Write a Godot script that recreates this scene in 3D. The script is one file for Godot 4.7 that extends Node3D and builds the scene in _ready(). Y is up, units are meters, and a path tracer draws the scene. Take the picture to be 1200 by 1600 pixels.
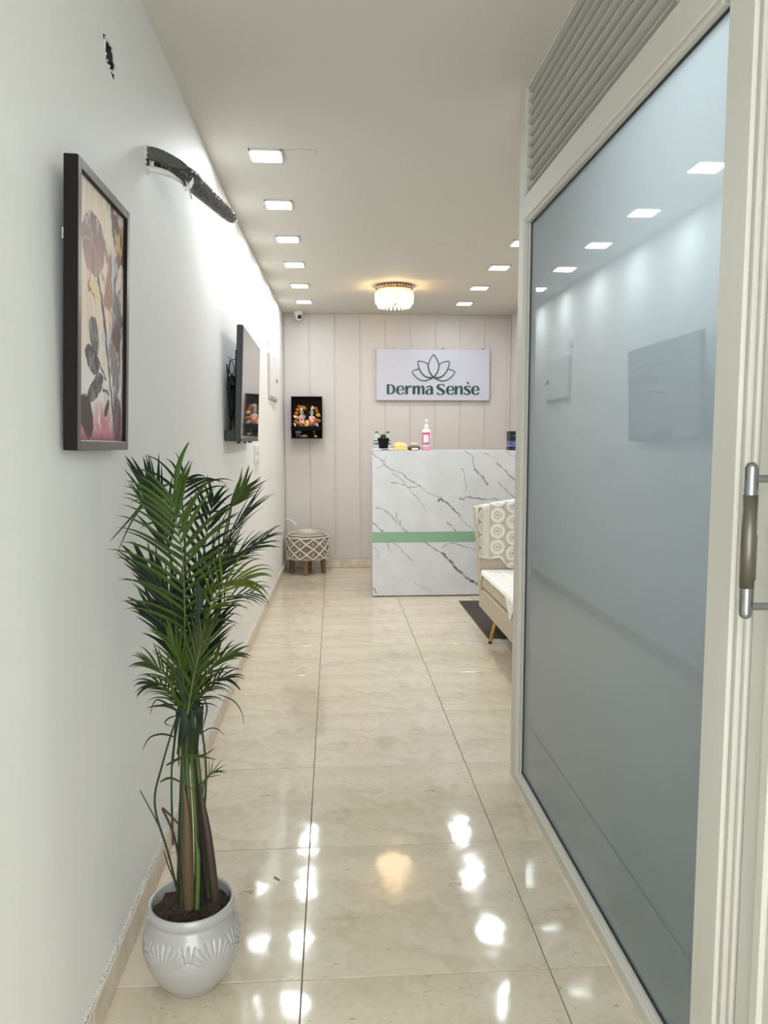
extends Node3D
# A narrow reception corridor: camera at (0, 1.31, 0) looking down -z, floor at y = 0, metres.

const CEIL := 2.545
const WALL := -0.535      # corridor face of the left wall
const GLASS := 0.71       # corridor face of the glass pane
const BACK := -7.83       # face of the panelled back wall
const TILE := 0.612

var M := {}
var used := {}
var rng := RandomNumberGenerator.new()


# ---------------------------------------------------------------- shapes
class Shape:
	var p := PackedVector3Array()
	var t := PackedVector2Array()
	var c := PackedColorArray()
	var g := PackedInt32Array()

	func tri(a: Vector3, b: Vector3, d: Vector3, grp := -1, ua := Vector2.ZERO, ub := Vector2.ZERO, ud := Vector2.ZERO, ca := Color.WHITE, cb := Color.WHITE, cd := Color.WHITE) -> void:
		p.append(a); p.append(b); p.append(d)
		t.append(ua); t.append(ub); t.append(ud)
		c.append(ca); c.append(cb); c.append(cd)
		g.append(grp)

	func quad(a: Vector3, b: Vector3, d: Vector3, e: Vector3, grp := -1, ua := Vector2.ZERO, ub := Vector2.ZERO, ud := Vector2.ZERO, ue := Vector2.ZERO) -> void:
		tri(a, b, d, grp, ua, ub, ud)
		tri(a, d, e, grp, ua, ud, ue)

	# turns the triangles added since `from` (in vertices) so that they face outwards (clockwise)
	func fix(from: int) -> void:
		var mid := Vector3.ZERO
		for i in range(from, p.size()):
			mid += p[i]
		mid /= maxf(1.0, p.size() - from)
		var vol := 0.0
		for i in range(from, p.size(), 3):
			vol += (p[i] - mid).dot((p[i + 1] - mid).cross(p[i + 2] - mid))
		if vol > 0.0:
			for i in range(from, p.size(), 3):
				var a := p[i + 1]; p[i + 1] = p[i + 2]; p[i + 2] = a
				var b := t[i + 1]; t[i + 1] = t[i + 2]; t[i + 2] = b
				var d := c[i + 1]; c[i + 1] = c[i + 2]; c[i + 2] = d

	func face(pts: Array, mid: Vector3, grp := -1) -> void:
		var n: Vector3 = (pts[1] - pts[0]).cross(pts[2] - pts[0])
		var flip: bool = n.dot(pts[0] - mid) > 0.0
		for i in range(1, pts.size() - 1):
			if flip:
				tri(pts[0], pts[i + 1], pts[i], grp)
			else:
				tri(pts[0], pts[i], pts[i + 1], grp)

	# a box with chamfered edges
	func box(mid: Vector3, size: Vector3, ch := 0.0, turn := Basis()) -> void:
		var h := size / 2.0
		ch = minf(ch, minf(h.x, minf(h.y, h.z)) * 0.9)
		if ch <= 0.0:
			for a in 3:
				for s in [-1.0, 1.0]:
					var q := []
					for k in [[-1, -1], [1, -1], [1, 1], [-1, 1]]:
						var v := Vector3.ZERO
						v[a] = s * h[a]; v[(a + 1) % 3] = k[0] * h[(a + 1) % 3]; v[(a + 2) % 3] = k[1] * h[(a + 2) % 3]
						q.append(mid + turn * v)
					face(q, mid)
			return
		var pt := func(sx: float, sy: float, sz: float, a: int) -> Vector3:
			var v := Vector3(sx * (h.x - ch), sy * (h.y - ch), sz * (h.z - ch))
			v[a] = [sx, sy, sz][a] * h[a]
			return mid + turn * v
		var sg := [-1.0, 1.0]
		for a in 3:
			for s in sg:
				var q := []
				for k in [[-1, -1], [1, -1], [1, 1], [-1, 1]]:
					var e := [0.0, 0.0, 0.0]
					e[a] = s; e[(a + 1) % 3] = float(k[0]); e[(a + 2) % 3] = float(k[1])
					q.append(pt.call(e[0], e[1], e[2], a))
				face(q, mid)
			var b := (a + 1) % 3
			var d := (a + 2) % 3
			for s in sg:
				for r in sg:
					var e1 := [0.0, 0.0, 0.0]
					e1[a] = s; e1[b] = r; e1[d] = -1.0
					var e2 := e1.duplicate()
					e2[d] = 1.0
					face([pt.call(e1[0], e1[1], e1[2], a), pt.call(e1[0], e1[1], e1[2], b), pt.call(e2[0], e2[1], e2[2], b), pt.call(e2[0], e2[1], e2[2], a)], mid)
		for sx in sg:
			for sy in sg:
				for sz in sg:
					face([pt.call(sx, sy, sz, 0), pt.call(sx, sy, sz, 1), pt.call(sx, sy, sz, 2)], mid)

	# a tube along points, with a radius for each (interpolated from the given list)
	func tube(pts: Array, radii: Array, sides := 8, caps := true, grp := 1, col := Color.WHITE) -> void:
		var from := p.size()
		var n := pts.size()
		var rings := []
		var up := Vector3.ZERO
		for i in n:
			var tan_: Vector3 = ((pts[mini(i + 1, n - 1)] as Vector3) - (pts[maxi(i - 1, 0)] as Vector3)).normalized()
			if i == 0:
				up = tan_.cross(Vector3(0.31, 0.77, 0.55)).normalized()
			up = (up - tan_ * up.dot(tan_)).normalized()
			var side := tan_.cross(up)
			var f := float(i) / maxf(1.0, n - 1) * (radii.size() - 1)
			var k := mini(int(f), maxi(0, radii.size() - 2))
			var r: float = radii[0] if radii.size() == 1 else lerpf(radii[k], radii[k + 1], f - k)
			var ring := PackedVector3Array()
			for s in sides:
				var a := TAU * s / sides
				ring.append(pts[i] + (up * cos(a) + side * sin(a)) * r)
			rings.append(ring)
		for i in n - 1:
			for s in sides:
				var s2 := (s + 1) % sides
				tri(rings[i][s], rings[i][s2], rings[i + 1][s2], grp, Vector2(float(s) / sides, i), Vector2(float(s + 1) / sides, i), Vector2(float(s + 1) / sides, i + 1), col, col, col)
				tri(rings[i][s], rings[i + 1][s2], rings[i + 1][s], grp, Vector2(float(s) / sides, i), Vector2(float(s + 1) / sides, i + 1), Vector2(float(s) / sides, i + 1), col, col, col)
		if caps:
			for s in range(1, sides - 1):
				tri(rings[0][0], rings[0][s + 1], rings[0][s], grp + 1, Vector2.ZERO, Vector2.ZERO, Vector2.ZERO, col, col, col)
				tri(rings[n - 1][0], rings[n - 1][s], rings[n - 1][s + 1], grp + 2, Vector2.ZERO, Vector2.ZERO, Vector2.ZERO, col, col, col)
		fix(from)

	# a profile of (radius, height) turned round the y axis
	func lathe(prof: Array, seg := 24, at := Vector3.ZERO, turn := Basis(), smooth := true) -> void:
		var from := p.size()
		for i in prof.size() - 1:
			var a: Vector2 = prof[i]
			var b: Vector2 = prof[i + 1]
			for s in seg:
				var a0 := TAU * s / seg
				var a1 := TAU * (s + 1) / seg
				var v0 := at + turn * Vector3(a.x * cos(a0), a.y, a.x * sin(a0))
				var v1 := at + turn * Vector3(a.x * cos(a1), a.y, a.x * sin(a1))
				var v2 := at + turn * Vector3(b.x * cos(a1), b.y, b.x * sin(a1))
				var v3 := at + turn * Vector3(b.x * cos(a0), b.y, b.x * sin(a0))
				var grp := 5 if smooth else -1
				var u0 := float(s) / seg
				var u1 := float(s + 1) / seg
				var w0 := float(i) / (prof.size() - 1)
				var w1 := float(i + 1) / (prof.size() - 1)
				if a.x > 1e-6:
					tri(v0, v1, v2 if b.x > 1e-6 else v3, grp, Vector2(u0, w0), Vector2(u1, w0), Vector2(u1, w1))
				if b.x > 1e-6:
					tri(v0, v2, v3, grp, Vector2(u0, w0), Vector2(u1, w1), Vector2(u0, w1))
		fix(from)

	# a flat outline (x, y) given thickness along z (0 .. -depth), then placed
	func prism(outline: PackedVector2Array, depth: float, xf := Transform3D()) -> void:
		var from := p.size()
		var idx := Geometry2D.triangulate_polygon(outline)
		for i in range(0, idx.size(), 3):
			var q := [outline[idx[i]], outline[idx[i + 1]], outline[idx[i + 2]]]
			tri(xf * Vector3(q[0].x, q[0].y, 0), xf * Vector3(q[1].x, q[1].y, 0), xf * Vector3(q[2].x, q[2].y, 0))
			tri(xf * Vector3(q[0].x, q[0].y, -depth), xf * Vector3(q[2].x, q[2].y, -depth), xf * Vector3(q[1].x, q[1].y, -depth))
		var ccw := not Geometry2D.is_polygon_clockwise(outline)
		var first := Vector2.ZERO
		if idx.size() > 2:
			first = Vector2((outline[idx[1]] - outline[idx[0]]).cross(outline[idx[2]] - outline[idx[0]]), 0)
		var same := (first.x > 0) == ccw
		for i in outline.size():
			var a := outline[i]
			var b := outline[(i + 1) % outline.size()]
			if not same:
				var z := a; a = b; b = z
			quad(xf * Vector3(a.x, a.y, 0), xf * Vector3(a.x, a.y, -depth), xf * Vector3(b.x, b.y, -depth), xf * Vector3(b.x, b.y, 0))
		fix(from)

	# a pen stroke through (x, y, width) points, raised along z: lettering and line logos
	func stroke(pts: Array, scale: float, org: Vector3, depth: float, fine := 5) -> void:
		var from := p.size()
		var path := []
		for i in pts.size() - 1:
			var a: Vector3 = pts[maxi(i - 1, 0)]
			var b: Vector3 = pts[i]
			var d: Vector3 = pts[i + 1]
			var e: Vector3 = pts[mini(i + 2, pts.size() - 1)]
			for k in fine:
				path.append(b.cubic_interpolate(d, a, e, float(k) / fine))
		path.append(pts[pts.size() - 1])
		var l := []
		var r := []
		for i in path.size():
			var dir: Vector3 = path[mini(i + 1, path.size() - 1)] - path[maxi(i - 1, 0)]
			var nrm: Vector2 = Vector2(-dir.y, dir.x).normalized() * path[i].z / 2.0
			var c0 := Vector2(path[i].x, path[i].y)
			l.append(org + Vector3((c0.x + nrm.x) * scale, -(c0.y + nrm.y) * scale, 0))
			r.append(org + Vector3((c0.x - nrm.x) * scale, -(c0.y - nrm.y) * scale, 0))
		var dz := Vector3(0, 0, depth)
		for i in path.size() - 1:
			quad(l[i] + dz, l[i + 1] + dz, r[i + 1] + dz, r[i] + dz)
			quad(l[i], l[i + 1], l[i + 1] + dz, l[i] + dz)
			quad(r[i] + dz, r[i + 1] + dz, r[i + 1], r[i])
			quad(r[i], r[i + 1], l[i + 1], l[i])
		var z := path.size() - 1
		quad(l[0], l[0] + dz, r[0] + dz, r[0])
		quad(r[z], r[z] + dz, l[z] + dz, l[z])
		fix(from)

	func mesh(tinted := false) -> ArrayMesh:
		var st := SurfaceTool.new()
		st.begin(Mesh.PRIMITIVE_TRIANGLES)
		for i in p.size():
			st.set_smooth_group(g[i / 3])
			st.set_uv(t[i])
			if tinted:
				st.set_color(c[i])
			st.add_vertex(p[i])
		st.generate_normals()
		st.index()
		return st.commit()


# ---------------------------------------------------------------- nodes
func numbered(called: String) -> String:
	used[called] = used.get(called, -1) + 1
	return called if used[called] == 0 else "%s_%03d" % [called, used[called]]


func tag(o: Node, label := "", category := "", group := "", kind := "") -> Node:
	if label: o.set_meta("label", label)
	if category: o.set_meta("category", category)
	if group: o.set_meta("group", group)
	if kind: o.set_meta("kind", kind)
	return o


func thing(called: String, label: String, category: String, at := Vector3.ZERO, turn := 0.0, group := "", kind := "") -> Node3D:
	var o := Node3D.new()
	o.name = numbered(called)
	add_child(o, true)
	o.position = at
	o.rotation.y = turn
	tag(o, label, category, group, kind)
	return o


func obj(called: String, sh, mat: Material, parent: Node = self, at := Vector3.ZERO) -> MeshInstance3D:
	var o := MeshInstance3D.new()
	o.name = numbered(called) if parent == self else called
	o.mesh = sh.mesh() if sh is Shape else sh
	o.material_override = mat
	o.position = at
	if parent != self:
		var k := 0
		while parent.has_node(NodePath(o.name)):
			k += 1
			o.name = "%s_%03d" % [called, k]
	parent.add_child(o, true)
	return o


func struct(called: String, sh, mat: Material, label := "", category := "") -> MeshInstance3D:
	var o := obj(called, sh, mat)
	tag(o, label, category, "", "structure")
	return o


func boxed(mid: Vector3, size: Vector3, ch := 0.002, turn := Basis()) -> Shape:
	var s := Shape.new()
	s.box(mid, size, ch, turn)
	return s


func spline(pts: Array, fine := 6) -> Array:
	var out := []
	for i in pts.size() - 1:
		for k in fine:
			out.append((pts[i] as Vector3).cubic_interpolate(pts[i + 1], pts[maxi(i - 1, 0)], pts[mini(i + 2, pts.size() - 1)], float(k) / fine))
	out.append(pts[pts.size() - 1])
	return out


func v(x: float, y: float, z: float) -> Vector3:
	return Vector3(x, y, z)


# ---------------------------------------------------------------- materials
func mat(called: String, col: Color, rough := 0.6, metal := 0.0, spec := 0.5) -> StandardMaterial3D:
	var m := StandardMaterial3D.new()
	m.resource_name = called
	m.albedo_color = col
	m.roughness = rough
	m.metallic = metal
	m.metallic_specular = spec
	M[called] = m
	return m


func rgb(r: int, g: int, b: int) -> Color:
	return Color8(r, g, b)


func noise_tex(freq: float, oct := 4, side := 256, seed_ := 1, ramp: Gradient = null) -> NoiseTexture2D:
	var n := FastNoiseLite.new()
	n.noise_type = FastNoiseLite.TYPE_SIMPLEX_SMOOTH
	n.frequency = freq
	n.fractal_octaves = oct
	n.seed = seed_
	var t := NoiseTexture2D.new()
	t.width = side
	t.height = side
	t.seamless = true
	t.noise = n
	if ramp:
		t.color_ramp = ramp
	return t


func ramp(a: Color, b: Color) -> Gradient:
	var g := Gradient.new()
	g.set_color(0, a)
	g.set_color(1, b)
	return g


func bump(m: StandardMaterial3D, tex: Texture2D, depth: float, repeat := 0.0) -> void:
	m.heightmap_enabled = true
	m.heightmap_texture = tex
	m.heightmap_scale = depth
	if repeat > 0.0:
		m.uv1_triplanar = true
		m.uv1_scale = Vector3.ONE * repeat


func image_tex(w: int, h: int, paint: Callable) -> ImageTexture:
	var data := PackedByteArray()
	data.resize(w * h * 4)
	var i := 0
	for y in h:
		for x in w:
			var c: Color = paint.call((x + 0.5) / w, (y + 0.5) / h)
			data[i] = int(clampf(c.r, 0, 1) * 255.0)
			data[i + 1] = int(clampf(c.g, 0, 1) * 255.0)
			data[i + 2] = int(clampf(c.b, 0, 1) * 255.0)
			data[i + 3] = int(clampf(c.a, 0, 1) * 255.0)
			i += 4
	return ImageTexture.create_from_image(Image.create_from_data(w, h, false, Image.FORMAT_RGBA8, data))


func fnl(freq: float, oct := 3, seed_ := 1) -> FastNoiseLite:
	var n := FastNoiseLite.new()
	n.noise_type = FastNoiseLite.TYPE_SIMPLEX_SMOOTH
	n.frequency = freq
	n.fractal_octaves = oct
	n.seed = seed_
	return n


func make_materials() -> void:
	var wall := mat("wall_paint", rgb(236, 236, 231), 0.55, 0.0, 0.35)
	bump(wall, noise_tex(0.02, 4, 256, 3), 0.12, 0.8)
	mat("ceiling_paint", rgb(210, 206, 196), 0.85, 0.0, 0.2)
	mat("cabin_paint", rgb(150, 156, 165), 0.8)
	mat("cavity", rgb(58, 57, 56), 0.9)
	mat("plaster", rgb(205, 203, 197), 0.95)
	mat("grout", rgb(120, 105, 86), 0.9)
	var panel := mat("wall_panel", rgb(208, 200, 193), 0.38, 0.0, 0.4)
	bump(panel, noise_tex(0.012, 3, 256, 8), 0.1, 0.5)
	var frame := mat("frame_paint", rgb(198, 196, 187), 0.5, 0.0, 0.4)
	bump(frame, noise_tex(0.03, 3, 256, 5), 0.06, 1.2)
	mat("slat_paint", rgb(190, 186, 176), 0.6)
	mat("louvre_paint", rgb(178, 175, 166), 0.55)
	mat("rubber", rgb(42, 42, 42), 0.7)
	var glass := mat("film_glass", rgb(116, 124, 119), 0.016, 0.72, 1.0)
	glass.backlight_enabled = true
	glass.backlight = Color(0.5, 0.52, 0.55).linear_to_srgb()
	mat("lamp_face", Color.WHITE, 0.5)
	M.lamp_face.emission_enabled = true
	M.lamp_face.emission = Color(1.0, 0.985, 0.96)
	M.lamp_face.emission_energy_multiplier = 3.0
	mat("lamp_rim", rgb(225, 225, 222), 0.4)
	mat("dark_frame", rgb(20, 16, 16), 0.4, 0.0, 0.3)
	mat("frame_front", rgb(82, 75, 74), 0.3, 0.2, 0.6)
	mat("black_plastic", rgb(17, 18, 19), 0.4)
	mat("black_satin", rgb(30, 34, 36), 0.4)
	mat("screen", rgb(150, 149, 156), 0.035, 0.8, 1.0)
	mat("black_foil", rgb(20, 20, 22), 0.22, 0.0, 0.7)
	bump(M.black_foil, noise_tex(0.05, 3, 256, 21), 1.2, 6.0)
	mat("grey_foam", rgb(88, 90, 84), 0.7)
	bump(M.grey_foam, noise_tex(0.05, 3, 256, 22), 0.8, 6.0)
	mat("white_plastic", rgb(226, 226, 222), 0.35)
	mat("grey_metal", rgb(184, 186, 184), 0.45)
	mat("chrome", rgb(150, 152, 155), 0.08, 1.0)
	mat("film_sleeve", rgb(104, 100, 89), 0.35, 0.6)
	mat("gold", rgb(196, 160, 92), 0.25, 0.9)
	mat("black_rubber", rgb(20, 20, 20), 0.7)
	var sofa := mat("sofa_fabric", rgb(198, 186, 165), 0.9, 0.0, 0.2)
	sofa.rim_enabled = true
	sofa.rim = 0.3
	bump(sofa, noise_tex(0.2, 2, 256, 31), 0.15, 8.0)
	var ceramic := mat("glazed_ceramic", rgb(170, 168, 164), 0.22, 0.0, 0.5)
	ceramic.clearcoat_enabled = true
	ceramic.clearcoat = 0.5
	ceramic.clearcoat_roughness = 0.12
	var soil := mat("soil", Color.WHITE, 0.95)
	soil.albedo_texture = noise_tex(0.06, 4, 256, 41, ramp(rgb(48, 38, 30), rgb(120, 100, 84)))
	bump(soil, noise_tex(0.07, 4, 256, 42), 2.5, 9.0)
	var leaf := mat("palm_leaf", Color.WHITE, 0.48, 0.0, 0.32)
	leaf.vertex_color_use_as_albedo = true
	leaf.cull_mode = BaseMaterial3D.CULL_DISABLED
	leaf.backlight_enabled = true
	leaf.backlight = Color(0.2, 0.24, 0.10)
	var stem_m := mat("palm_stem", Color.WHITE, 0.55)
	stem_m.vertex_color_use_as_albedo = true
	mat("string", rgb(30, 46, 34), 0.8)
	var dmat := mat("doormat", Color.WHITE, 0.98, 0.0, 0.1)
	dmat.albedo_texture = noise_tex(0.25, 2, 256, 51, ramp(rgb(92, 87, 82), rgb(150, 143, 136)))
	bump(dmat, noise_tex(0.3, 2, 256, 52), 1.5, 5.0)
	mat("stripe_green", rgb(140, 180, 146), 0.35)
	mat("sign_board", rgb(198, 198, 207), 0.28)
	mat("sign_green", rgb(10, 70, 52), 0.35)
	mat("cotton_base", rgb(182, 168, 148), 0.95)
	bump(M.cotton_base, noise_tex(0.25, 2, 256, 61), 1.0, 9.0)
	mat("cotton_cord", rgb(230, 221, 206), 0.95)
	var wood := mat("leg_wood", Color.WHITE, 0.55)
	wood.albedo_texture = noise_tex(0.03, 4, 256, 63, ramp(rgb(100, 74, 46), rgb(160, 128, 90)))
	wood.uv1_triplanar = true
	wood.uv1_scale = Vector3(9, 1.5, 9)
	mat("shrine_wood", rgb(32, 22, 19), 0.6, 0.0, 0.25)
	mat("shrine_black", rgb(9, 8, 10), 0.5, 0.0, 0.2)
	mat("marigold", rgb(196, 108, 26), 0.8)
	mat("petal_white", rgb(245, 236, 220), 0.7)
	mat("petal_pink", rgb(236, 180, 176), 0.7)
	mat("figure_green", rgb(120, 160, 120), 0.5)
	mat("petal_yellow", rgb(245, 222, 140), 0.8)
	mat("skin_pink", rgb(230, 180, 170), 0.6)
	mat("maroon", rgb(96, 30, 46), 0.7)
	mat("grey_blue", rgb(110, 120, 140), 0.5)
	mat("brass", rgb(180, 140, 70), 0.3, 0.9)
	mat("teal_cap", rgb(30, 158, 136), 0.4)
	mat("teal_label", rgb(24, 130, 112), 0.5)
	var pet := mat("clear_bottle", Color(0.93, 0.97, 0.98, 0.22), 0.08)
	pet.transparency = BaseMaterial3D.TRANSPARENCY_ALPHA
	mat("bottle_white", rgb(240, 234, 236), 0.35)
	mat("liquid_pink", rgb(244, 160, 200), 0.3)
	mat("label_pink", rgb(224, 84, 130), 0.5)
	mat("label_white", rgb(244, 238, 240), 0.5)
	mat("label_grey", rgb(140, 150, 152), 0.5)
	mat("pot_black", rgb(12, 14, 15), 0.5, 0.0, 0.3)
	mat("small_leaf", rgb(66, 82, 44), 0.6)
	mat("gilt", rgb(244, 222, 140), 0.45, 0.15)
	mat("dark_brown", rgb(84, 74, 66), 0.5)
	mat("cream", rgb(240, 232, 205), 0.6)
	mat("carton_black", rgb(22, 22, 27), 0.5)
	mat("carton_blue", rgb(64, 86, 160), 0.45)
	mat("carton_print", rgb(170, 172, 184), 0.5)
	mat("crystal", rgb(250, 246, 236), 0.12, 0.0, 0.7)
	M.crystal.backlight_enabled = true
	M.crystal.backlight = Color(1, 1, 1)
	mat("lamp_metal", rgb(170, 130, 104), 0.25, 0.85)
	mat("warm_glow", Color.WHITE, 0.5)
	M.warm_glow.emission_enabled = true
	M.warm_glow.emission = Color(1.0, 0.9, 0.74)
	M.warm_glow.emission_energy_multiplier = 1.7
	mat("crack", rgb(120, 114, 102), 0.9)

	# glossy cream floor tile with tan veins; every tile carries the same print
	var n_warp := fnl(2.2, 3, 71)
	var n_vein := fnl(2.6, 3, 72)
	var n_vein2 := fnl(5.5, 3, 73)
	var n_cloud := fnl(2.4, 4, 74)
	var n_fine := fnl(24.0, 2, 75)
	var marble := func(u: float, w: float) -> Color:
		var a := (u + w) * 0.75
		var b := (u - w) * 1.25
		var q := n_warp.get_noise_2d(u * 1.6, w * 1.6) * 0.35
		var x := b + q
		var y := a + q * 0.6
		var v1 := clampf(1.0 - absf(n_vein.get_noise_2d(x, y * 0.55)) / 0.022, 0.0, 1.0) * clampf(n_cloud.get_noise_2d(u * 2.0 + 9.0, w * 2.0) * 2.6 + 0.25, 0.0, 1.0)
		var v2 := clampf(1.0 - absf(n_vein2.get_noise_2d(x + 4.0, y * 0.5)) / 0.03, 0.0, 1.0) * clampf(n_cloud.get_noise_2d(u * 1.5, w * 1.5 + 7.0) * 2.4 + 0.1, 0.0, 1.0)
		var cl := n_cloud.get_noise_2d(x * 0.9, y * 0.7)
		var f := n_fine.get_noise_2d(u, w) * 0.012
		var base := Color(0.872, 0.838, 0.770).lerp(Color(0.815, 0.768, 0.690), clampf(cl * 1.1 + 0.45, 0.0, 1.0))
		base = base.lerp(Color(0.70, 0.61, 0.50), clampf(v1 * 0.85 + v2 * 0.5, 0.0, 0.9))
		return Color(base.r * 0.975 + f, base.g * 0.962 + f, base.b * 0.935 + f)
	var tile := mat("floor_tile", Color.WHITE, 0.075, 0.0, 0.6)
	tile.albedo_texture = image_tex(640, 640, marble)
	bump(tile, noise_tex(0.012, 2, 256, 77), 0.05)
	tile.uv1_scale = Vector3.ONE
	mat("skirting", rgb(214, 202, 182), 0.3)
	M.skirting.albedo_texture = noise_tex(0.02, 5, 256, 78, ramp(rgb(196, 180, 156), rgb(228, 218, 200)))
	M.skirting.albedo_color = Color.WHITE
	M.skirting.uv1_triplanar = true
	M.skirting.uv1_scale = Vector3.ONE * 1.3
	var caulk := mat("caulk", Color.WHITE, 0.95)
	var specks := ramp(rgb(128, 118, 106), rgb(238, 236, 230))
	specks.set_offset(0, 0.20)
	specks.set_offset(1, 0.34)
	caulk.albedo_texture = noise_tex(0.05, 4, 256, 79, specks)
	bump(caulk, noise_tex(0.08, 3, 256, 80), 1.0, 7.0)
	make_desk_marble()
	make_canvas()
	make_lace()


# white marble laminate with grey veins: polylines walked with a jittered brush
func make_desk_marble() -> void:
	var w := 1024
	var h := 866
	var dark := PackedFloat32Array()
	dark.resize(w * h)
	var k := 0.843
	var nz := fnl(0.03, 3, 91)
	var brush := func(pts: Array, wide: float, depth: float, soft: float) -> void:
		var run := 0.0
		for i in pts.size() - 1:
			var a: Vector2 = (pts[i] - Vector2(97, 62)) * k
			var b: Vector2 = (pts[i + 1] - Vector2(97, 62)) * k
			var n := int(a.distance_to(b)) + 1
			for s in n:
				run += 1.0
				var q := a.lerp(b, float(s) / n)
				q += Vector2(nz.get_noise_1d(run * 1.3 + depth * 900.0), nz.get_noise_1d(run * 1.3 + 777.0 + wide * 99.0)) * 7.0
				var st := depth * clampf(0.75 + nz.get_noise_1d(run * 0.9 + 333.0) * 0.9, 0.15, 1.2)
				var r := wide * (0.8 + 0.6 * nz.get_noise_1d(run + 50.0)) + 0.5
				var rr := int(ceil(r + soft))
				for dy in range(-rr, rr + 1):
					for dx in range(-rr, rr + 1):
						var x := int(q.x) + dx
						var y := int(q.y) + dy
						if x < 0 or y < 0 or x >= w or y >= h:
							continue
						var d := Vector2(x - q.x, y - q.y).length()
						var val := st * clampf((r + soft - d) / (soft + 0.001), 0.0, 1.0)
						if val > dark[y * w + x]:
							dark[y * w + x] = val
	var P := func(s: Array) -> Array:
		var out := []
		for i in range(0, s.size(), 2):
			out.append(Vector2(s[i], s[i + 1]))
		return out
	brush.call(P.call([100, 75, 130, 110, 165, 130, 180, 165, 215, 185, 260, 208, 290, 212, 320, 235, 345, 262, 380, 280, 425, 310]), 1.4, 0.55, 2.0)
	brush.call(P.call([425, 310, 500, 365, 560, 385, 590, 390]), 0.9, 0.35, 1.5)
	brush.call(P.call([555, 415, 575, 398, 600, 412, 640, 450, 690, 500, 720, 512]), 3.0, 0.5, 3.5)
	brush.call(P.call([560, 408, 578, 400, 598, 418]), 3.0, 0.75, 3.0)
	brush.call(P.call([700, 515, 750, 570, 800, 615]), 1.2, 0.45, 1.5)
	brush.call(P.call([230, 220, 270, 240, 300, 268]), 1.2, 0.35, 1.5)
	brush.call(P.call([230, 278, 290, 295, 330, 305, 345, 318, 412, 312]), 1.6, 0.42, 1.5)
	brush.call(P.call([300, 262, 345, 318, 370, 350, 410, 390, 440, 430, 470, 485]), 1.1, 0.38, 1.5)
	brush.call(P.call([130, 185, 160, 168, 185, 160, 180, 120, 195, 100]), 1.0, 0.3, 2.0)
	brush.call(P.call([100, 560, 125, 590, 150, 615, 178, 632]), 1.8, 0.75, 1.5)
	brush.call(P.call([120, 458, 165, 465, 210, 500, 250, 540, 285, 585, 320, 605, 345, 630]), 3.0, 0.22, 5.0)
	brush.call(P.call([262, 490, 265, 530, 290, 560, 300, 600, 330, 625]), 2.0, 0.25, 4.0)
	brush.call(P.call([740, 66, 790, 90, 800, 120, 795, 140, 815, 190]), 1.3, 0.35, 2.0)
	brush.call(P.call([815, 190, 840, 225, 880, 260, 905, 300]), 3.4, 0.42, 4.0)
	brush.call(P.call([718, 185, 740, 215, 745, 270, 752, 310, 748, 350]), 1.2, 0.32, 2.0)
	brush.call(P.call([705, 395, 735, 405, 760, 385, 840, 398, 890, 408, 950, 398, 975, 405]), 2.2, 0.5, 3.5)
	brush.call(P.call([975, 285, 1010, 310, 1045, 350, 1085, 385, 1180, 470]), 1.3, 0.5, 1.5)
	brush.call(P.call([970, 150, 1000, 180, 1030, 205, 1060, 235, 1088, 262, 1200, 360]), 2.2, 0.4, 3.5)
	brush.call(P.call([1030, 65, 1088, 105, 1190, 150]), 1.2, 0.4, 1.5)
	brush.call(P.call([880, 75, 920, 100, 950, 118]), 1.6, 0.25, 3.0)
	brush.call(P.call([620, 565, 650, 590, 665, 610, 685, 628]), 2.4, 0.35, 3.5)
	brush.call(P.call([470, 705, 520, 745, 590, 785]), 2.0, 0.55, 2.0)
	brush.call(P.call([590, 785, 625, 820, 660, 860, 700, 905, 750, 950, 800, 985, 850, 1008, 930, 1040]), 5.5, 0.6, 3.5)
	brush.call(P.call([245, 708, 290, 745, 330, 790, 380, 838]), 1.2, 0.45, 1.5)
	brush.call(P.call([200, 710, 210, 745, 225, 778]), 2.4, 0.25, 4.0)
	brush.call(P.call([105, 735, 130, 760, 140, 830]), 1.6, 0.22, 3.0)
	brush.call(P.call([585, 738, 640, 710, 680, 715, 740, 735, 800, 755, 860, 790]), 1.6, 0.4, 2.0)
	brush.call(P.call([100, 1028, 125, 1062]), 2.0, 0.7, 1.5)
	brush.call(P.call([385, 985, 450, 1030, 520, 1055]), 1.4, 0.14, 3.0)
	var cl := fnl(0.006, 4, 92)
	var data := PackedByteArray()
	data.resize(w * h * 3)
	for y in h:
		for x in w:
			var b := 0.868 + cl.get_noise_2d(x, y) * 0.03 - dark[y * w + x] * 0.62
			var i := (y * w + x) * 3
			data[i] = int(clampf(b - 0.004, 0, 1) * 255)
			data[i + 1] = int(clampf(b, 0, 1) * 255)
			data[i + 2] = int(clampf(b + 0.003, 0, 1) * 255)
	var m := mat("desk_marble", Color.WHITE, 0.3)
	m.albedo_texture = ImageTexture.create_from_image(Image.create_from_data(w, h, false, Image.FORMAT_RGB8, data))


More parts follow.
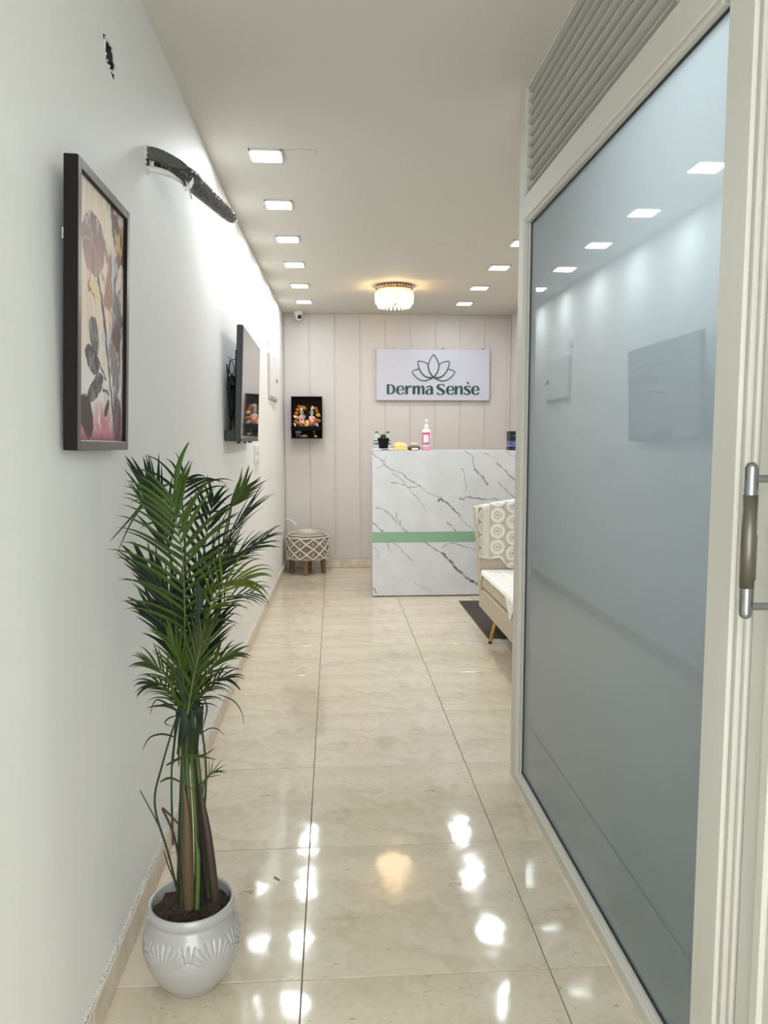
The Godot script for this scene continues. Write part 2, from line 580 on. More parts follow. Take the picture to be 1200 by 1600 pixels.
# the framed print: a closed bud over grey leaves in loose watercolour
func make_canvas() -> void:
	var n1 := fnl(3.0, 4, 101)
	var n2 := fnl(9.0, 3, 102)
	var blob := func(u: float, w: float, cx: float, cy: float, rx: float, ry: float, ang: float) -> float:
		var d := Vector2((u - cx) * 0.66, w - cy).rotated(-ang)
		return 1.0 - Vector2(d.x / (rx * 0.66), d.y / ry).length()
	var paint := func(u: float, w: float) -> Color:
		var a := n1.get_noise_2d(u, w * 1.2)
		var b := n2.get_noise_2d(u, w)
		u += b * 0.02
		w += n2.get_noise_2d(u + 5.0, w) * 0.012
		var c := Color(0.93, 0.87, 0.81).lerp(Color(0.90, 0.79, 0.70), clampf(n1.get_noise_2d(u * 3.0, w * 0.5) * 1.3 + 0.35, 0, 1))
		c = c.lerp(Color(0.93, 0.91, 0.90), clampf((w - 0.45) * 3.0, 0, 0.95) * clampf(1.2 - absf(w - 0.76) * 4.0, 0, 1))
		var u0 := u
		var w0 := w
		u += a * 0.16 + n2.get_noise_2d(u * 0.7 + 3.0, w * 0.7) * 0.10
		w += n1.get_noise_2d(u * 1.4 + 11.0, w * 0.8) * 0.14 + b * 0.03
		# brown and cream strokes at the upper right
		c = c.lerp(Color(0.93, 0.88, 0.78), smoothstep(0.0, 0.25, blob.call(u, w, 0.62, 0.12, 0.10, 0.20, -0.35)))
		c = c.lerp(Color(0.42, 0.34, 0.28), smoothstep(0.0, 0.3, blob.call(u, w, 0.80, 0.06, 0.10, 0.10, -0.4)))
		c = c.lerp(Color(0.80, 0.66, 0.48), smoothstep(0.0, 0.3, blob.call(u, w, 0.93, 0.10, 0.12, 0.10, 0.0)))
		c = c.lerp(Color(0.58, 0.38, 0.32), smoothstep(0.0, 0.4, blob.call(u, w, 0.95, 0.22, 0.10, 0.07, 0.2)))
		c = c.lerp(Color(0.70, 0.52, 0.46), smoothstep(0.0, 0.35, blob.call(u, w, 0.62, 0.33, 0.13, 0.13, -0.2)))
		c = c.lerp(Color(0.80, 0.80, 0.85), smoothstep(0.0, 0.3, blob.call(u, w, 0.80, 0.30, 0.10, 0.12, -0.35)))
		c = c.lerp(Color(0.46, 0.45, 0.49), smoothstep(0.0, 0.4, blob.call(u, w, 0.86, 0.42, 0.14, 0.13, 0.1)))
		c = c.lerp(Color(0.42, 0.32, 0.31), smoothstep(0.0, 0.4, blob.call(u, w, 0.84, 0.54, 0.14, 0.09, -0.4)))
		c = c.lerp(Color(0.82, 0.82, 0.86), smoothstep(0.0, 0.4, blob.call(u, w, 0.66, 0.62, 0.08, 0.10, -0.2)))
		c = c.lerp(Color(0.45, 0.42, 0.42), smoothstep(0.0, 0.5, blob.call(u, w, 0.80, 0.72, 0.13, 0.16, -0.15)) * 0.8)
		c = c.lerp(Color(0.60, 0.34, 0.30), smoothstep(0.0, 0.3, blob.call(u, w, 0.34, 0.40, 0.06, 0.06, -0.5)) * 0.8)
		c = c.lerp(Color(0.90, 0.83, 0.62), smoothstep(0.0, 0.4, blob.call(u, w, 0.40, 0.43, 0.07, 0.05, 0.0)))
		c = c.lerp(Color(0.30, 0.25, 0.25), clampf(n1.get_noise_2d(u0 * 5.0 + 20.0, w0 * 1.2) * 2.4 - 0.25, 0, 1) * clampf((u0 - 0.5) * 3.0, 0, 1) * 0.7)
		u = u0
		w = w0
		# bud
		var bud: float = blob.call(u, w, 0.32, 0.225, 0.235, 0.125, -0.05)
		if bud > 0.0:
			var t := clampf((w - 0.10) / 0.24, 0, 1)
			var pet := Color(0.50, 0.40, 0.40).lerp(Color(0.72, 0.56, 0.50), t)
			pet = pet.lerp(Color(0.86, 0.82, 0.80), clampf(b * 3.0, 0, 1) * clampf(1.2 - t * 2.2, 0, 1))
			pet = pet.lerp(Color(0.36, 0.27, 0.28), smoothstep(0.10, 0.0, bud) * 0.8)
			var seam := absf(u - 0.33 - sin(w * 14.0) * 0.02)
			if w > 0.20:
				pet = pet.lerp(Color(0.48, 0.33, 0.31), clampf(1.0 - seam / 0.02, 0, 1) * 0.8)
				var rim := absf((w - 0.215) - pow(absf(u - 0.22) * 2.2, 2.0) * 0.3)
				pet = pet.lerp(Color(0.80, 0.68, 0.62), clampf(1.0 - rim / 0.012, 0, 1) * 0.6)
			c = c.lerp(pet, clampf(bud * 14.0, 0, 1))
		# stems
		for s in [[0.42, 0.34, 0.62, 0.62, 0.012], [0.62, 0.62, 0.80, 0.95, 0.013], [0.50, 0.40, 0.72, 0.80, 0.010], [0.40, 0.66, 0.60, 0.74, 0.008], [0.52, 0.78, 0.66, 0.80, 0.008]]:
			var p0 := Vector2(s[0], s[1])
			var p1 := Vector2(s[2], s[3])
			var q := Geometry2D.get_closest_point_to_segment(Vector2(u, w), p0, p1)
			var dd := Vector2((u - q.x) * 0.66, w - q.y).length()
			c = c.lerp(Color(0.33, 0.29, 0.28), clampf((s[4] - dd) / 0.004, 0, 1))
		# leaves: outline dark, grey blade, midrib
		for l in [[0.34, 0.58, 0.09, 0.085, -0.5, 0.40], [0.30, 0.675, 0.16, 0.048, 0.35, 0.27], [0.36, 0.785, 0.19, 0.043, -0.45, 0.33]]:
			var f: float = blob.call(u, w, l[0], l[1], l[2], l[3], l[4])
			if f > 0.0:
				var tone: float = l[5]
				var d := Vector2((u - l[0]) * 0.66, w - l[1]).rotated(-l[4])
				var minor := d.y if l[2] * 0.66 > l[3] else d.x
				var blade_c := Color(tone, tone * 0.97, tone).lerp(Color(0.62, 0.61, 0.62), clampf(b * 1.6 + 0.2, 0, 0.7))
				blade_c = blade_c.lerp(Color(0.20, 0.18, 0.18), clampf(1.0 - absf(minor) / 0.006, 0, 1) * 0.8)
				blade_c = blade_c.lerp(Color(0.16, 0.15, 0.15), smoothstep(0.16, 0.0, f) * 0.8)
				c = c.lerp(blade_c, clampf(f * 12.0, 0, 1))
		# plum and magenta wash along the bottom
		var wash := clampf((w - 0.83 + a * 0.10) * 9.0, 0, 1)
		c = c.lerp(Color(0.78, 0.46, 0.53).lerp(Color(0.93, 0.86, 0.86), clampf(b * 2.0 + 0.1, 0, 1)), wash * 0.85)
		c = c.lerp(Color(0.27, 0.18, 0.21), smoothstep(0.0, 0.25, blob.call(u, w, 0.18, 0.90, 0.20, 0.075, 0.6) + a * 0.7))
		c = c.lerp(Color(0.28, 0.20, 0.22), smoothstep(0.0, 0.3, blob.call(u, w, 0.62, 0.86, 0.04, 0.05, 0.8)))
		c = c.lerp(Color(0.62, 0.22, 0.36), clampf((w - 0.95 + b * 0.05) * 14.0, 0, 0.75))
		c = c.lerp(Color(0.26, 0.21, 0.22), smoothstep(0.0, 0.3, blob.call(u, w, 0.86, 0.90, 0.11, 0.12, 0.0)) * 0.7)
		return c
	var m := mat("canvas_print", Color.WHITE, 0.45)
	m.albedo_texture = image_tex(300, 452, paint)


# cream crochet lace, 0.75 m x 0.40 m, with its holes cut through
func make_lace() -> void:
	var paint := func(u: float, w: float) -> Color:
		var s := u * 0.75
		var t := w * 0.42
		var solid := false
		var thread := Color(0.955, 0.94, 0.895)
		var edge := 0.60
		if t > edge or s < 0.004:
			return Color(thread, 0.0 if t > edge else 1.0)
		if t > edge - 0.008:
			return Color(thread, 1.0)
		var ring := func(d: float, r: float, big: bool) -> bool:
			if d > r: return false
			if d > r * 0.90: return true
			if not big:
				return fmod(d * 420.0, 2.0) < 1.1
			if d > r * 0.52: return fmod(d * 700.0 + s * 300.0, 2.0) < 1.62 or fmod(t * 480.0, 2.0) < 1.1
			if d > r * 0.44: return fmod(atan2(s - 0.11, t) * 8.0, 1.0) < 0.25
			if d > r * 0.12: return fmod(d * 800.0, 2.0) < 1.5
			return false
		if s > 0.052 and s < 0.092:                        # border band of parallel threads
			solid = fmod((s - 0.052) * 100.0, 1.0) < 0.72
		elif s <= 0.052:                                   # half rosettes along the edge
			var ty := fposmod(t - 0.03, 0.088) - 0.044
			var d := Vector2(s - 0.058, ty).length()
			solid = ring.call(d, 0.044, false) or s < 0.012
		elif t > edge - 0.045:
			solid = fmod((edge - t) * 110.0, 1.0) < 0.66
		else:
			var col := int((s - 0.092) / 0.108)
			var cx := 0.092 + 0.054 + col * 0.108
			var ty := fposmod(t - 0.02 - 0.045 * (col % 2), 0.108) - 0.054
			var d := Vector2(s - cx, ty).length()
			if d < 0.0505:
				solid = ring.call(d, 0.0505, true)
			else:
				solid = fmod(s * 190.0 + t * 190.0, 2.0) < 1.15 and fmod(s * 190.0 - t * 190.0 + 100.0, 2.0) < 1.5
		return Color(thread, 1.0 if solid else 0.0)
	var m := mat("lace", Color.WHITE, 0.9, 0.0, 0.2)
	m.albedo_texture = image_tex(900, 480, paint)
	m.transparency = BaseMaterial3D.TRANSPARENCY_ALPHA_SCISSOR
	m.alpha_scissor_threshold = 0.5
	m.cull_mode = BaseMaterial3D.CULL_DISABLED
	mat("lace_thread", rgb(243, 239, 228), 0.9, 0.0, 0.2)
	var plain := func(u: float, w: float) -> Color:
		var d := Vector2(fposmod(u * 5.0, 1.0) - 0.5, fposmod(w * 5.0 + 0.5 * floor(u * 5.0), 1.0) - 0.5)
		var a := d.angle()
		var r := d.length()
		var open := r > 0.16 and r < 0.42 and fposmod(a * 8.0 / TAU, 1.0) < 0.32 and fmod(r * 22.0, 2.0) < 0.9
		return Color(0.96, 0.945, 0.91, 0.0 if open else 1.0)
	var m2 := mat("lace_plain", Color.WHITE, 0.9, 0.0, 0.2)
	m2.albedo_texture = image_tex(400, 400, plain)
	m2.transparency = BaseMaterial3D.TRANSPARENCY_ALPHA_SCISSOR
	m2.alpha_scissor_threshold = 0.5
	m2.cull_mode = BaseMaterial3D.CULL_DISABLED


func wall_x(z: float) -> float:
	return WALL if z > -4.6 else WALL + 0.05 * (-4.6 - z) / 3.23


# ---------------------------------------------------------------- the room
func build_floor() -> void:
	var s := boxed(v(0.87, -0.03, -3.5), v(3.06, 0.044, 8.75), 0.0)
	var fl := struct("floor", s, M.grout, "glossy cream marble tile floor of the corridor and reception", "floor")
	var tilts := {"1:3": [0.0, 0.0030], "1:4": [0.0, 0.0016], "1:5": [0.0, 0.0050]}
	for i in range(-1, 4):
		for j in range(-2, 14):
			var x0 := maxf(-0.083 + TILE * (i - 0), -0.535)
			var x1 := -0.083 + TILE * (i + 1)
			if i == -1:
				x0 = -0.56
			if i == 3:
				x1 = 1.80 if j < 8 else x1
			x1 = minf(x1, 2.36)
			var z1 := -1.775 + TILE * (2 - j) 
			var z0 := z1 - TILE
			if z1 > 0.9:
				continue
			z0 = maxf(z0, -7.86)
			if z1 < -7.80 or x1 - x0 < 0.05:
				continue
			var g := 0.0011
			var cx := (x0 + x1) / 2.0
			var cz := (z0 + z1) / 2.0
			var hx := (x1 - x0) / 2.0 - g
			var hz := (z1 - z0) / 2.0 - g
			var sh := Shape.new()
			var c := 0.0012
			var ux := func(x: float) -> float: return (cx + x - (-0.083 + TILE * i)) / TILE
			var uz := func(z: float) -> float: return (cz + z - (z1 - TILE)) / TILE
			var top := [v(-hx + c, 0, -hz + c), v(hx - c, 0, -hz + c), v(hx - c, 0, hz - c), v(-hx + c, 0, hz - c)]
			var rim := [v(-hx, -c, -hz), v(hx, -c, -hz), v(hx, -c, hz), v(-hx, -c, hz)]
			var low := [v(-hx, -0.009, -hz), v(hx, -0.009, -hz), v(hx, -0.009, hz), v(-hx, -0.009, hz)]
			var U := func(q: Vector3) -> Vector2: return Vector2(ux.call(q.x), uz.call(q.z))
			sh.quad(top[0], top[1], top[2], top[3], -1, U.call(top[0]), U.call(top[1]), U.call(top[2]), U.call(top[3]))
			for k in 4:
				var k2 := (k + 1) % 4
				sh.quad(rim[k], rim[k2], top[k2], top[k], -1, U.call(rim[k]), U.call(rim[k2]), U.call(top[k2]), U.call(top[k]))
				sh.quad(low[k], low[k2], rim[k2], rim[k], -1, U.call(rim[k]), U.call(rim[k2]), U.call(rim[k2]), U.call(rim[k]))
			sh.quad(low[0], low[3], low[2], low[1])
			sh.fix(0)
			var o := obj("tile", sh, M.floor_tile, fl, v(cx, 0, cz))
			var key := "%d:%d" % [i + 1, j]
			o.rotation = Vector3(rng.randf_range(-0.0012, 0.0012), 0, rng.randf_range(-0.0012, 0.0012))
			if tilts.has(key):
				o.rotation = Vector3(tilts[key][1], 0, tilts[key][0])


func build_walls() -> void:
	# left wall: a straight stretch with a torn-open socket hole, then a stretch that leans in slightly
	var w := CSGCombiner3D.new()
	w.name = numbered("wall_left")
	add_child(w, true)
	tag(w, "long off-white painted wall along the left side of the corridor", "wall", "", "structure")
	var body := CSGBox3D.new()
	body.name = "wall_body"
	body.size = v(0.14, CEIL + 0.1, 5.45)
	body.position = v(WALL - 0.07, CEIL / 2.0, -1.875)
	body.material = M.wall_paint
	w.add_child(body, true)
	for q in [[v(WALL, 2.236, -2.008), v(0.11, 0.050, 0.062), 0.10], [v(WALL, 2.218, -2.030), v(0.11, 0.040, 0.040), -0.35], [v(WALL, 2.252, -1.978), v(0.11, 0.030, 0.030), 0.3]]:
		var cut := CSGBox3D.new()
		cut.name = "hole"
		cut.operation = CSGShape3D.OPERATION_SUBTRACTION
		cut.size = q[1]
		cut.position = q[0]
		cut.rotation.x = q[2]
		cut.material = M.cavity
		w.add_child(cut, true)
	var fx := wall_x(BACK)
	var sh := Shape.new()
	var from := 0
	var a := [v(WALL - 0.14, -0.05, -4.6), v(WALL, -0.05, -4.6), v(fx, -0.05, BACK - 0.12), v(WALL - 0.14, -0.05, BACK - 0.12)]
	var up := v(0, CEIL + 0.1, 0)
	for k in 4:
		sh.quad(a[k], a[(k + 1) % 4], a[(k + 1) % 4] + up, a[k] + up)
	sh.quad(a[3], a[2], a[1], a[0])
	sh.quad(a[0] + up, a[1] + up, a[2] + up, a[3] + up)
	sh.fix(from)
	struct("wall_left", sh, M.wall_paint, "far stretch of the off-white left wall beyond the television", "wall")

	# ragged plaster round the hole
	var chips := thing("plaster_hole", "small ragged socket hole with broken plaster rim high on the left wall", "hole", v(WALL, 2.235, -2.008))
	for i in 16:
		var t := TAU * i / 16.0
		var y := sin(t) * 0.031
		var z := cos(t) * 0.040 - sin(t) * -0.008
		var r := rng.randf_range(0.004, 0.0085)
		var c := Shape.new()
		c.box(Vector3.ZERO, v(0.004, r * 1.5, r), 0.001, Basis.from_euler(v(t, 0.3 * rng.randf(), 0)))
		obj("plaster_chip", c, M.plaster, chips, v(0.0012, y, z))
	var box := Shape.new()
	box.box(v(-0.048, 0, 0), v(0.004, 0.042, 0.05), 0.001)
	box.box(v(-0.02, -0.016, 0.012), v(0.03, 0.008, 0.02), 0.002, Basis.from_euler(v(0.5, 0, 0.3)))
	obj("junction_box", box, M.rubber, chips)

	# back wall: backing with 25 cm panels
	var bw := struct("wall_back", boxed(v(0.7, CEIL / 2, BACK - 0.075), v(2.7, CEIL + 0.1, 0.12), 0.0), M.wall_panel, "beige panelled wall behind the reception desk", "wall")
	for i in 10:
		var x0 := -0.485 + 0.2525 * i
		var s := Shape.new()
		var x1 := minf(x0 + 0.2525, 1.84)
		s.box(v((x0 + x1) / 2 , (CEIL + 0.098) / 2, BACK - 0.0075), v(x1 - x0 - 0.0012, CEIL - 0.098, 0.012), 0.0025)
		s.box(v(x0 + 0.016, (CEIL + 0.098) / 2, BACK - 0.001), v(0.004, CEIL - 0.1, 0.0035), 0.0012)
		obj("panel", s, M.wall_panel, bw)
	var bb := struct("baseboard_back", boxed(v(0.65, 0.045, BACK - 0.004), v(2.3, 0.09, 0.012), 0.001), M.grout, "beige tile skirting along the panelled wall", "skirting")
	for i in 4:
		var s := boxed(v(-0.485 + 0.57 * i + 0.285, 0.046, BACK + 0.004), v(0.5685, 0.088, 0.012), 0.002)
		obj("skirting_tile", s, M.skirting, bb)
	obj("shadow_gap", boxed(v(0.65, 0.094, BACK + 0.0005), v(2.27, 0.008, 0.006), 0.001), M.slat_paint, bb)

	# left skirting: tiles that follow the wall, with a smeared plaster bead above
	var bl := struct("baseboard_left", boxed(v(WALL - 0.004, 0.035, -1.7), v(0.012, 0.07, 5.8), 0.0), M.grout, "cream tile skirting along the left wall with rough plaster on its top edge", "skirting")
	var z := 0.84
	while z > BACK + 0.02:
		var z2 := maxf(z - 0.61, BACK + 0.008)
		var xa := (wall_x(z) + wall_x(z2)) / 2
		var turn := Basis(Vector3.UP, atan2(wall_x(z2) - wall_x(z), -(z2 - z)) * -1.0)
		obj("skirting_tile", boxed(v(xa + 0.005, 0.041, (z + z2) / 2), v(0.013, 0.081, z - z2 - 0.0015), 0.002, turn), M.skirting, bl)
		var cs := Shape.new()
		var pts := []
		for k in 13:
			var zz := lerpf(z, z2, k / 12.0)
			pts.append(v(wall_x(zz) + 0.0015, 0.082 + 0.0025 * sin(zz * 31.0), zz))
		cs.tube(pts, [0.0065], 7, true, 1)
		obj("plaster_bead", cs, M.caulk, bl)
		z = z2

	struct("ceiling", boxed(v(0.87, CEIL + 0.05, -3.55), v(3.06, 0.1, 8.8), 0.0), M.ceiling_paint, "smooth off-white ceiling with square light panels", "ceiling")
	var ceil := get_node("ceiling")
	for q in [[v(-0.206, 0, -3.455), v(-0.195, 0, -3.590)], [v(-0.206, 0, -3.470), v(-0.140, 0, -3.455)], [v(-0.140, 0, -3.455), v(-0.066, 0, -3.458)], [v(-0.066, 0, -3.455), v(-0.064, 0, -3.52)], [v(0.66, 0, -5.02), v(0.70, 0, -5.00)], [v(0.70, 0, -5.00), v(0.735, 0, -5.02)], [v(0.90, 0, -4.93), v(0.915, 0, -5.03)], [v(-0.352, 0, -3.44), v(-0.348, 0, -3.47)]]:
		var s := Shape.new()
		var pts := []
		for k in 7:
			var b: Vector3 = (q[0] as Vector3).lerp(q[1], k / 6.0)
			pts.append(b + v(rng.randf_range(-0.002, 0.002), CEIL, rng.randf_range(-0.002, 0.002)))
		s.tube(pts, [0.0006, 0.0012, 0.0006], 4)
		obj("crack", s, M.crack, ceil)

	struct("wall_right", boxed(v(1.855, CEIL / 2, -5.36), v(0.12, CEIL + 0.1, 5.1), 0.0), M.wall_panel, "beige panelled wall at the right of the reception", "wall")
	struct("trim_1", boxed(v(1.785, CEIL / 2, BACK + 0.012), v(0.022, CEIL, 0.022), 0.006), M.wall_panel, "slim beige corner strip where the panelled walls meet", "trim")
	struct("trim_2", boxed(v(-0.481, CEIL / 2 + 0.05, BACK + 0.006), v(0.008, CEIL - 0.1, 0.012), 0.002), M.slat_paint, "thin grey corner strip at the left end of the panels", "trim")
	# the closed cabin behind the glass and the end of the corridor behind the camera
	struct("wall_cabin", boxed(v(1.56, CEIL / 2, -2.84), v(1.62, CEIL + 0.1, 0.08), 0.0), M.cabin_paint, "grey cross wall closing the cabin behind the glass", "wall")
	struct("wall_cabin", boxed(v(2.36, CEIL / 2, -1.02), v(0.1, CEIL + 0.1, 3.74), 0.0), M.cabin_paint, "grey far wall of the cabin behind the frosted glass", "wall")
	struct("floor", boxed(v(1.56, 0.003, -1.02), v(1.58, 0.006, 3.52), 0.0), M.rubber, "dark rubber flooring inside the closed cabin behind the glass", "floor")
	struct("wall_front", boxed(v(1.55, CEIL / 2, 0.80), v(1.66, CEIL + 0.1, 0.1), 0.0), M.wall_paint, "white front wall of the cabin beside the open entrance", "wall")
	struct("wall_front", boxed(v(0.08, CEIL - 0.06, 0.80), v(1.4, 0.22, 0.1), 0.0), M.wall_paint, "white lintel over the open entrance behind the camera", "wall")


func build_partition() -> void:
	var win := thing("window_1", "floor to ceiling white framed partition with mirror-like frosted glass and a louvred top", "partition", v(0.69, 0, -2.05), 0.0, "", "structure")
	var o := win.position
	var part := func(called: String, sh: Shape, m: Material) -> MeshInstance3D:
		for i in sh.p.size():
			sh.p[i] -= o
		return obj(called, sh, m, win)
	var zf := -2.882
	# far post, in two steps
	part.call("post", boxed(v(0.722, CEIL / 2, zf + 0.04), v(0.074, CEIL, 0.08), 0.004), M.frame_paint)
	part.call("bead", boxed(v(0.712, 1.063, zf + 0.0875), v(0.026, 2.03, 0.019), 0.004), M.slat_paint)
	part.call("gasket", boxed(v(0.7095, 1.063, zf + 0.0985), v(0.006, 2.03, 0.004), 0.0005), M.rubber)
	# sill
	part.call("sill", boxed(v(0.715, 0.022, -2.1), v(0.058, 0.044, 1.56), 0.006), M.frame_paint)
	part.call("bead", boxed(v(0.701, 0.043, -2.1), v(0.016, 0.016, 1.44), 0.004), M.frame_paint)
	part.call("gasket", boxed(v(0.7095, 0.0525, -2.1), v(0.006, 0.005, 1.42), 0.0005), M.rubber)
	part.call("caulk_bead", boxed(v(0.684, 0.003, -2.1), v(0.012, 0.006, 1.56), 0.002), M.skirting)
	# head rail, stepped at its lower edge
	part.call("head_rail", boxed(v(0.722, 2.128, -2.03), v(0.074, 0.082, 1.56), 0.003), M.frame_paint)
	part.call("bead", boxed(v(0.706, 2.082, -2.1), v(0.03, 0.016, 1.40), 0.004), M.slat_paint)
	part.call("gasket", boxed(v(0.711, 2.0715, -2.1), v(0.008, 0.006, 1.40), 0.0005), M.rubber)
	# near post and its rebates
	part.call("post", boxed(v(0.722, CEIL / 2, -1.318), v(0.076, CEIL, 0.088), 0.003), M.frame_paint)
	part.call("rebate_strip", boxed(v(0.718, CEIL / 2, -1.265), v(0.055, CEIL, 0.016), 0.003), M.slat_paint)
	part.call("rebate_strip", boxed(v(0.726, CEIL / 2, -1.249), v(0.055, CEIL, 0.014), 0.003), M.frame_paint)
	part.call("pane", boxed(v(0.715, 1.063, -2.09), v(0.010, 2.04, 1.44), 0.001), M.film_glass)
	# louvres
	part.call("louvre_stile", boxed(v(0.722, 2.36, -1.475), v(0.07, 0.37, 0.226), 0.003), M.frame_paint)
	part.call("louvre_backing", boxed(v(0.752, 2.36, -2.2), v(0.008, 0.37, 1.24), 0.0), M.louvre_paint)
	for i in 10:
		var y := 2.186 + 0.0372 * i
		part.call("slat", boxed(v(0.717, y, -2.2), v(0.050, 0.0045, 1.235), 0.0015, Basis(Vector3.BACK, -0.42)), M.louvre_paint)
	part.call("ceiling_bead", boxed(v(0.70, CEIL - 0.004, -2.06), v(0.02, 0.01, 1.6), 0.003), M.frame_paint)

	# the door at the very edge of the frame
	var d := thing("door_1", "white cabin door with a short chrome pull handle beside the glass", "door", v(0.70, 0, -0.77), 0.0, "", "structure")
	obj("door_leaf", boxed(v(0.022, 1.045, 0.0), v(0.04, 2.07, 0.93), 0.003), M.frame_paint, d)
	obj("door_moulding", boxed(v(0.0, 1.05, -0.395), v(0.012, 1.8, 0.03), 0.005), M.frame_paint, d)
	obj("lintel", boxed(v(0.022, 2.32, 0.0), v(0.06, 0.45, 1.0), 0.003), M.frame_paint, d)
	var h := Shape.new()
	var c := v(-0.07, 0, -0.358)
	var prof := []
	for k in 7:
		var t := PI / 2 * k / 6.0
		prof.append(v(0, 0, 0) + v(cos(t) * 0.0098, sin(t) * 0.0098, 0))
	var lp := [Vector2(0, 1.036), Vector2(0.005, 1.036), Vector2(0.0085, 1.039), Vector2(0.0098, 1.044)]
	for q in prof:
		lp.append(Vector2(q.x, 1.266 + q.y))
	lp[lp.size() - 1] = Vector2(0, 1.2758)
	h.lathe(lp, 24, c)
	var hn := obj("handle", h, M.chrome, d)
	var f := Shape.new()
	f.lathe([Vector2(0.0099, 1.083), Vector2(0.0106, 1.083), Vector2(0.0108, 1.15), Vector2(0.0106, 1.226), Vector2(0.0099, 1.226)], 24, c)
	f.box(c + v(0.009, 1.13, 0.004), v(0.006, 0.07, 0.0015), 0.0, Basis(Vector3.UP, 0.4))
	tag(obj("film_sleeve", f, M.film_sleeve, hn), "brownish protective film left on the chrome bar")
	for y in [1.250, 1.054]:
		var s := Shape.new()
		s.tube([c + v(0.006, y, 0), c + v(0.04, y, 0), c + v(0.072, y, 0)], [0.0062], 14, true, 1)
		obj("standoff", s, M.chrome, hn)
		var r := Shape.new()
		r.lathe([Vector2(0.006, 0.0), Vector2(0.017, 0.0), Vector2(0.019, -0.002), Vector2(0.019, -0.008), Vector2(0.0, -0.008)], 24, c + v(0.064, y, 0), Basis(Vector3.BACK, PI / 2))
		obj("rose", r, M.chrome, hn)
	struct("trim_3", boxed(v(0.722, CEIL / 2, 0.22), v(0.07, CEIL, 1.04), 0.003), M.frame_paint, "white partition panel beyond the cabin door", "partition")


func build_lights() -> void:
	var zs := [-3.533, -4.242, -4.95, -5.65, -6.406, -7.135]
	var nth := ["first", "second", "third", "fourth", "fifth", "last"]
	for row in 2:
		for i in 6:
			var x: float = [-0.283 + 0.006 * i, 1.205][row]
			var lab := "square white ceiling light panel, %s from the front in the row along the left wall" % nth[i]
			if row == 1:
				lab = "square white ceiling light panel, %s from the front in the row over the sofa side" % nth[i]
			var o := thing("ceiling_light", lab, "ceiling light", v(x, CEIL, zs[i]), 0.0, "square ceiling light panels")
			var r := Shape.new()
			for k in 4:
				var d := Vector2(1, 0).rotated(PI / 2 * k)
				r.box(v(d.x * 0.067, -0.004, d.y * 0.067), v(0.012 if absf(d.x) > 0.5 else 0.146, 0.008, 0.146 if absf(d.x) > 0.5 else 0.012), 0.002)
			obj("rim", r, M.lamp_rim, o)
			var s := Shape.new()
			s.box(v(0, -0.005, 0), v(0.132, 0.012, 0.132), 0.004)
			obj("diffuser", s, M.lamp_face, o)
			var l := AreaLight3D.new()
			l.name = "lamp"
			l.area_size = Vector2(0.128, 0.128)
			l.light_color = Color(0.94, 0.97, 1.0)
			l.light_energy = LAMP
			l.shadow_enabled = true
			l.set("area_range", 14.0)
			l.set("area_attenuation", 2.0)
			l.rotation.x = -PI / 2
			l.position.y = -0.0125
			o.add_child(l, true)
			l.name = "lamp"

	# the cabin's own cool light, near the door
	var cb := thing("ceiling_light", "cool square light panel inside the cabin behind the frosted glass", "ceiling light", v(1.42, CEIL, -1.45))
	obj("diffuser", boxed(v(0, -0.005, 0), v(0.28, 0.012, 0.28), 0.004), M.lamp_face, cb)
	var cl := AreaLight3D.new()
	cl.area_size = Vector2(0.27, 0.27)
	cl.light_color = Color(0.955, 1.0, 0.985)
	cl.light_energy = CABIN
	cl.shadow_enabled = true
	cl.rotation.x = -PI / 2
	cl.position.y = -0.0125
	cb.add_child(cl, true)
	cl.name = "lamp"


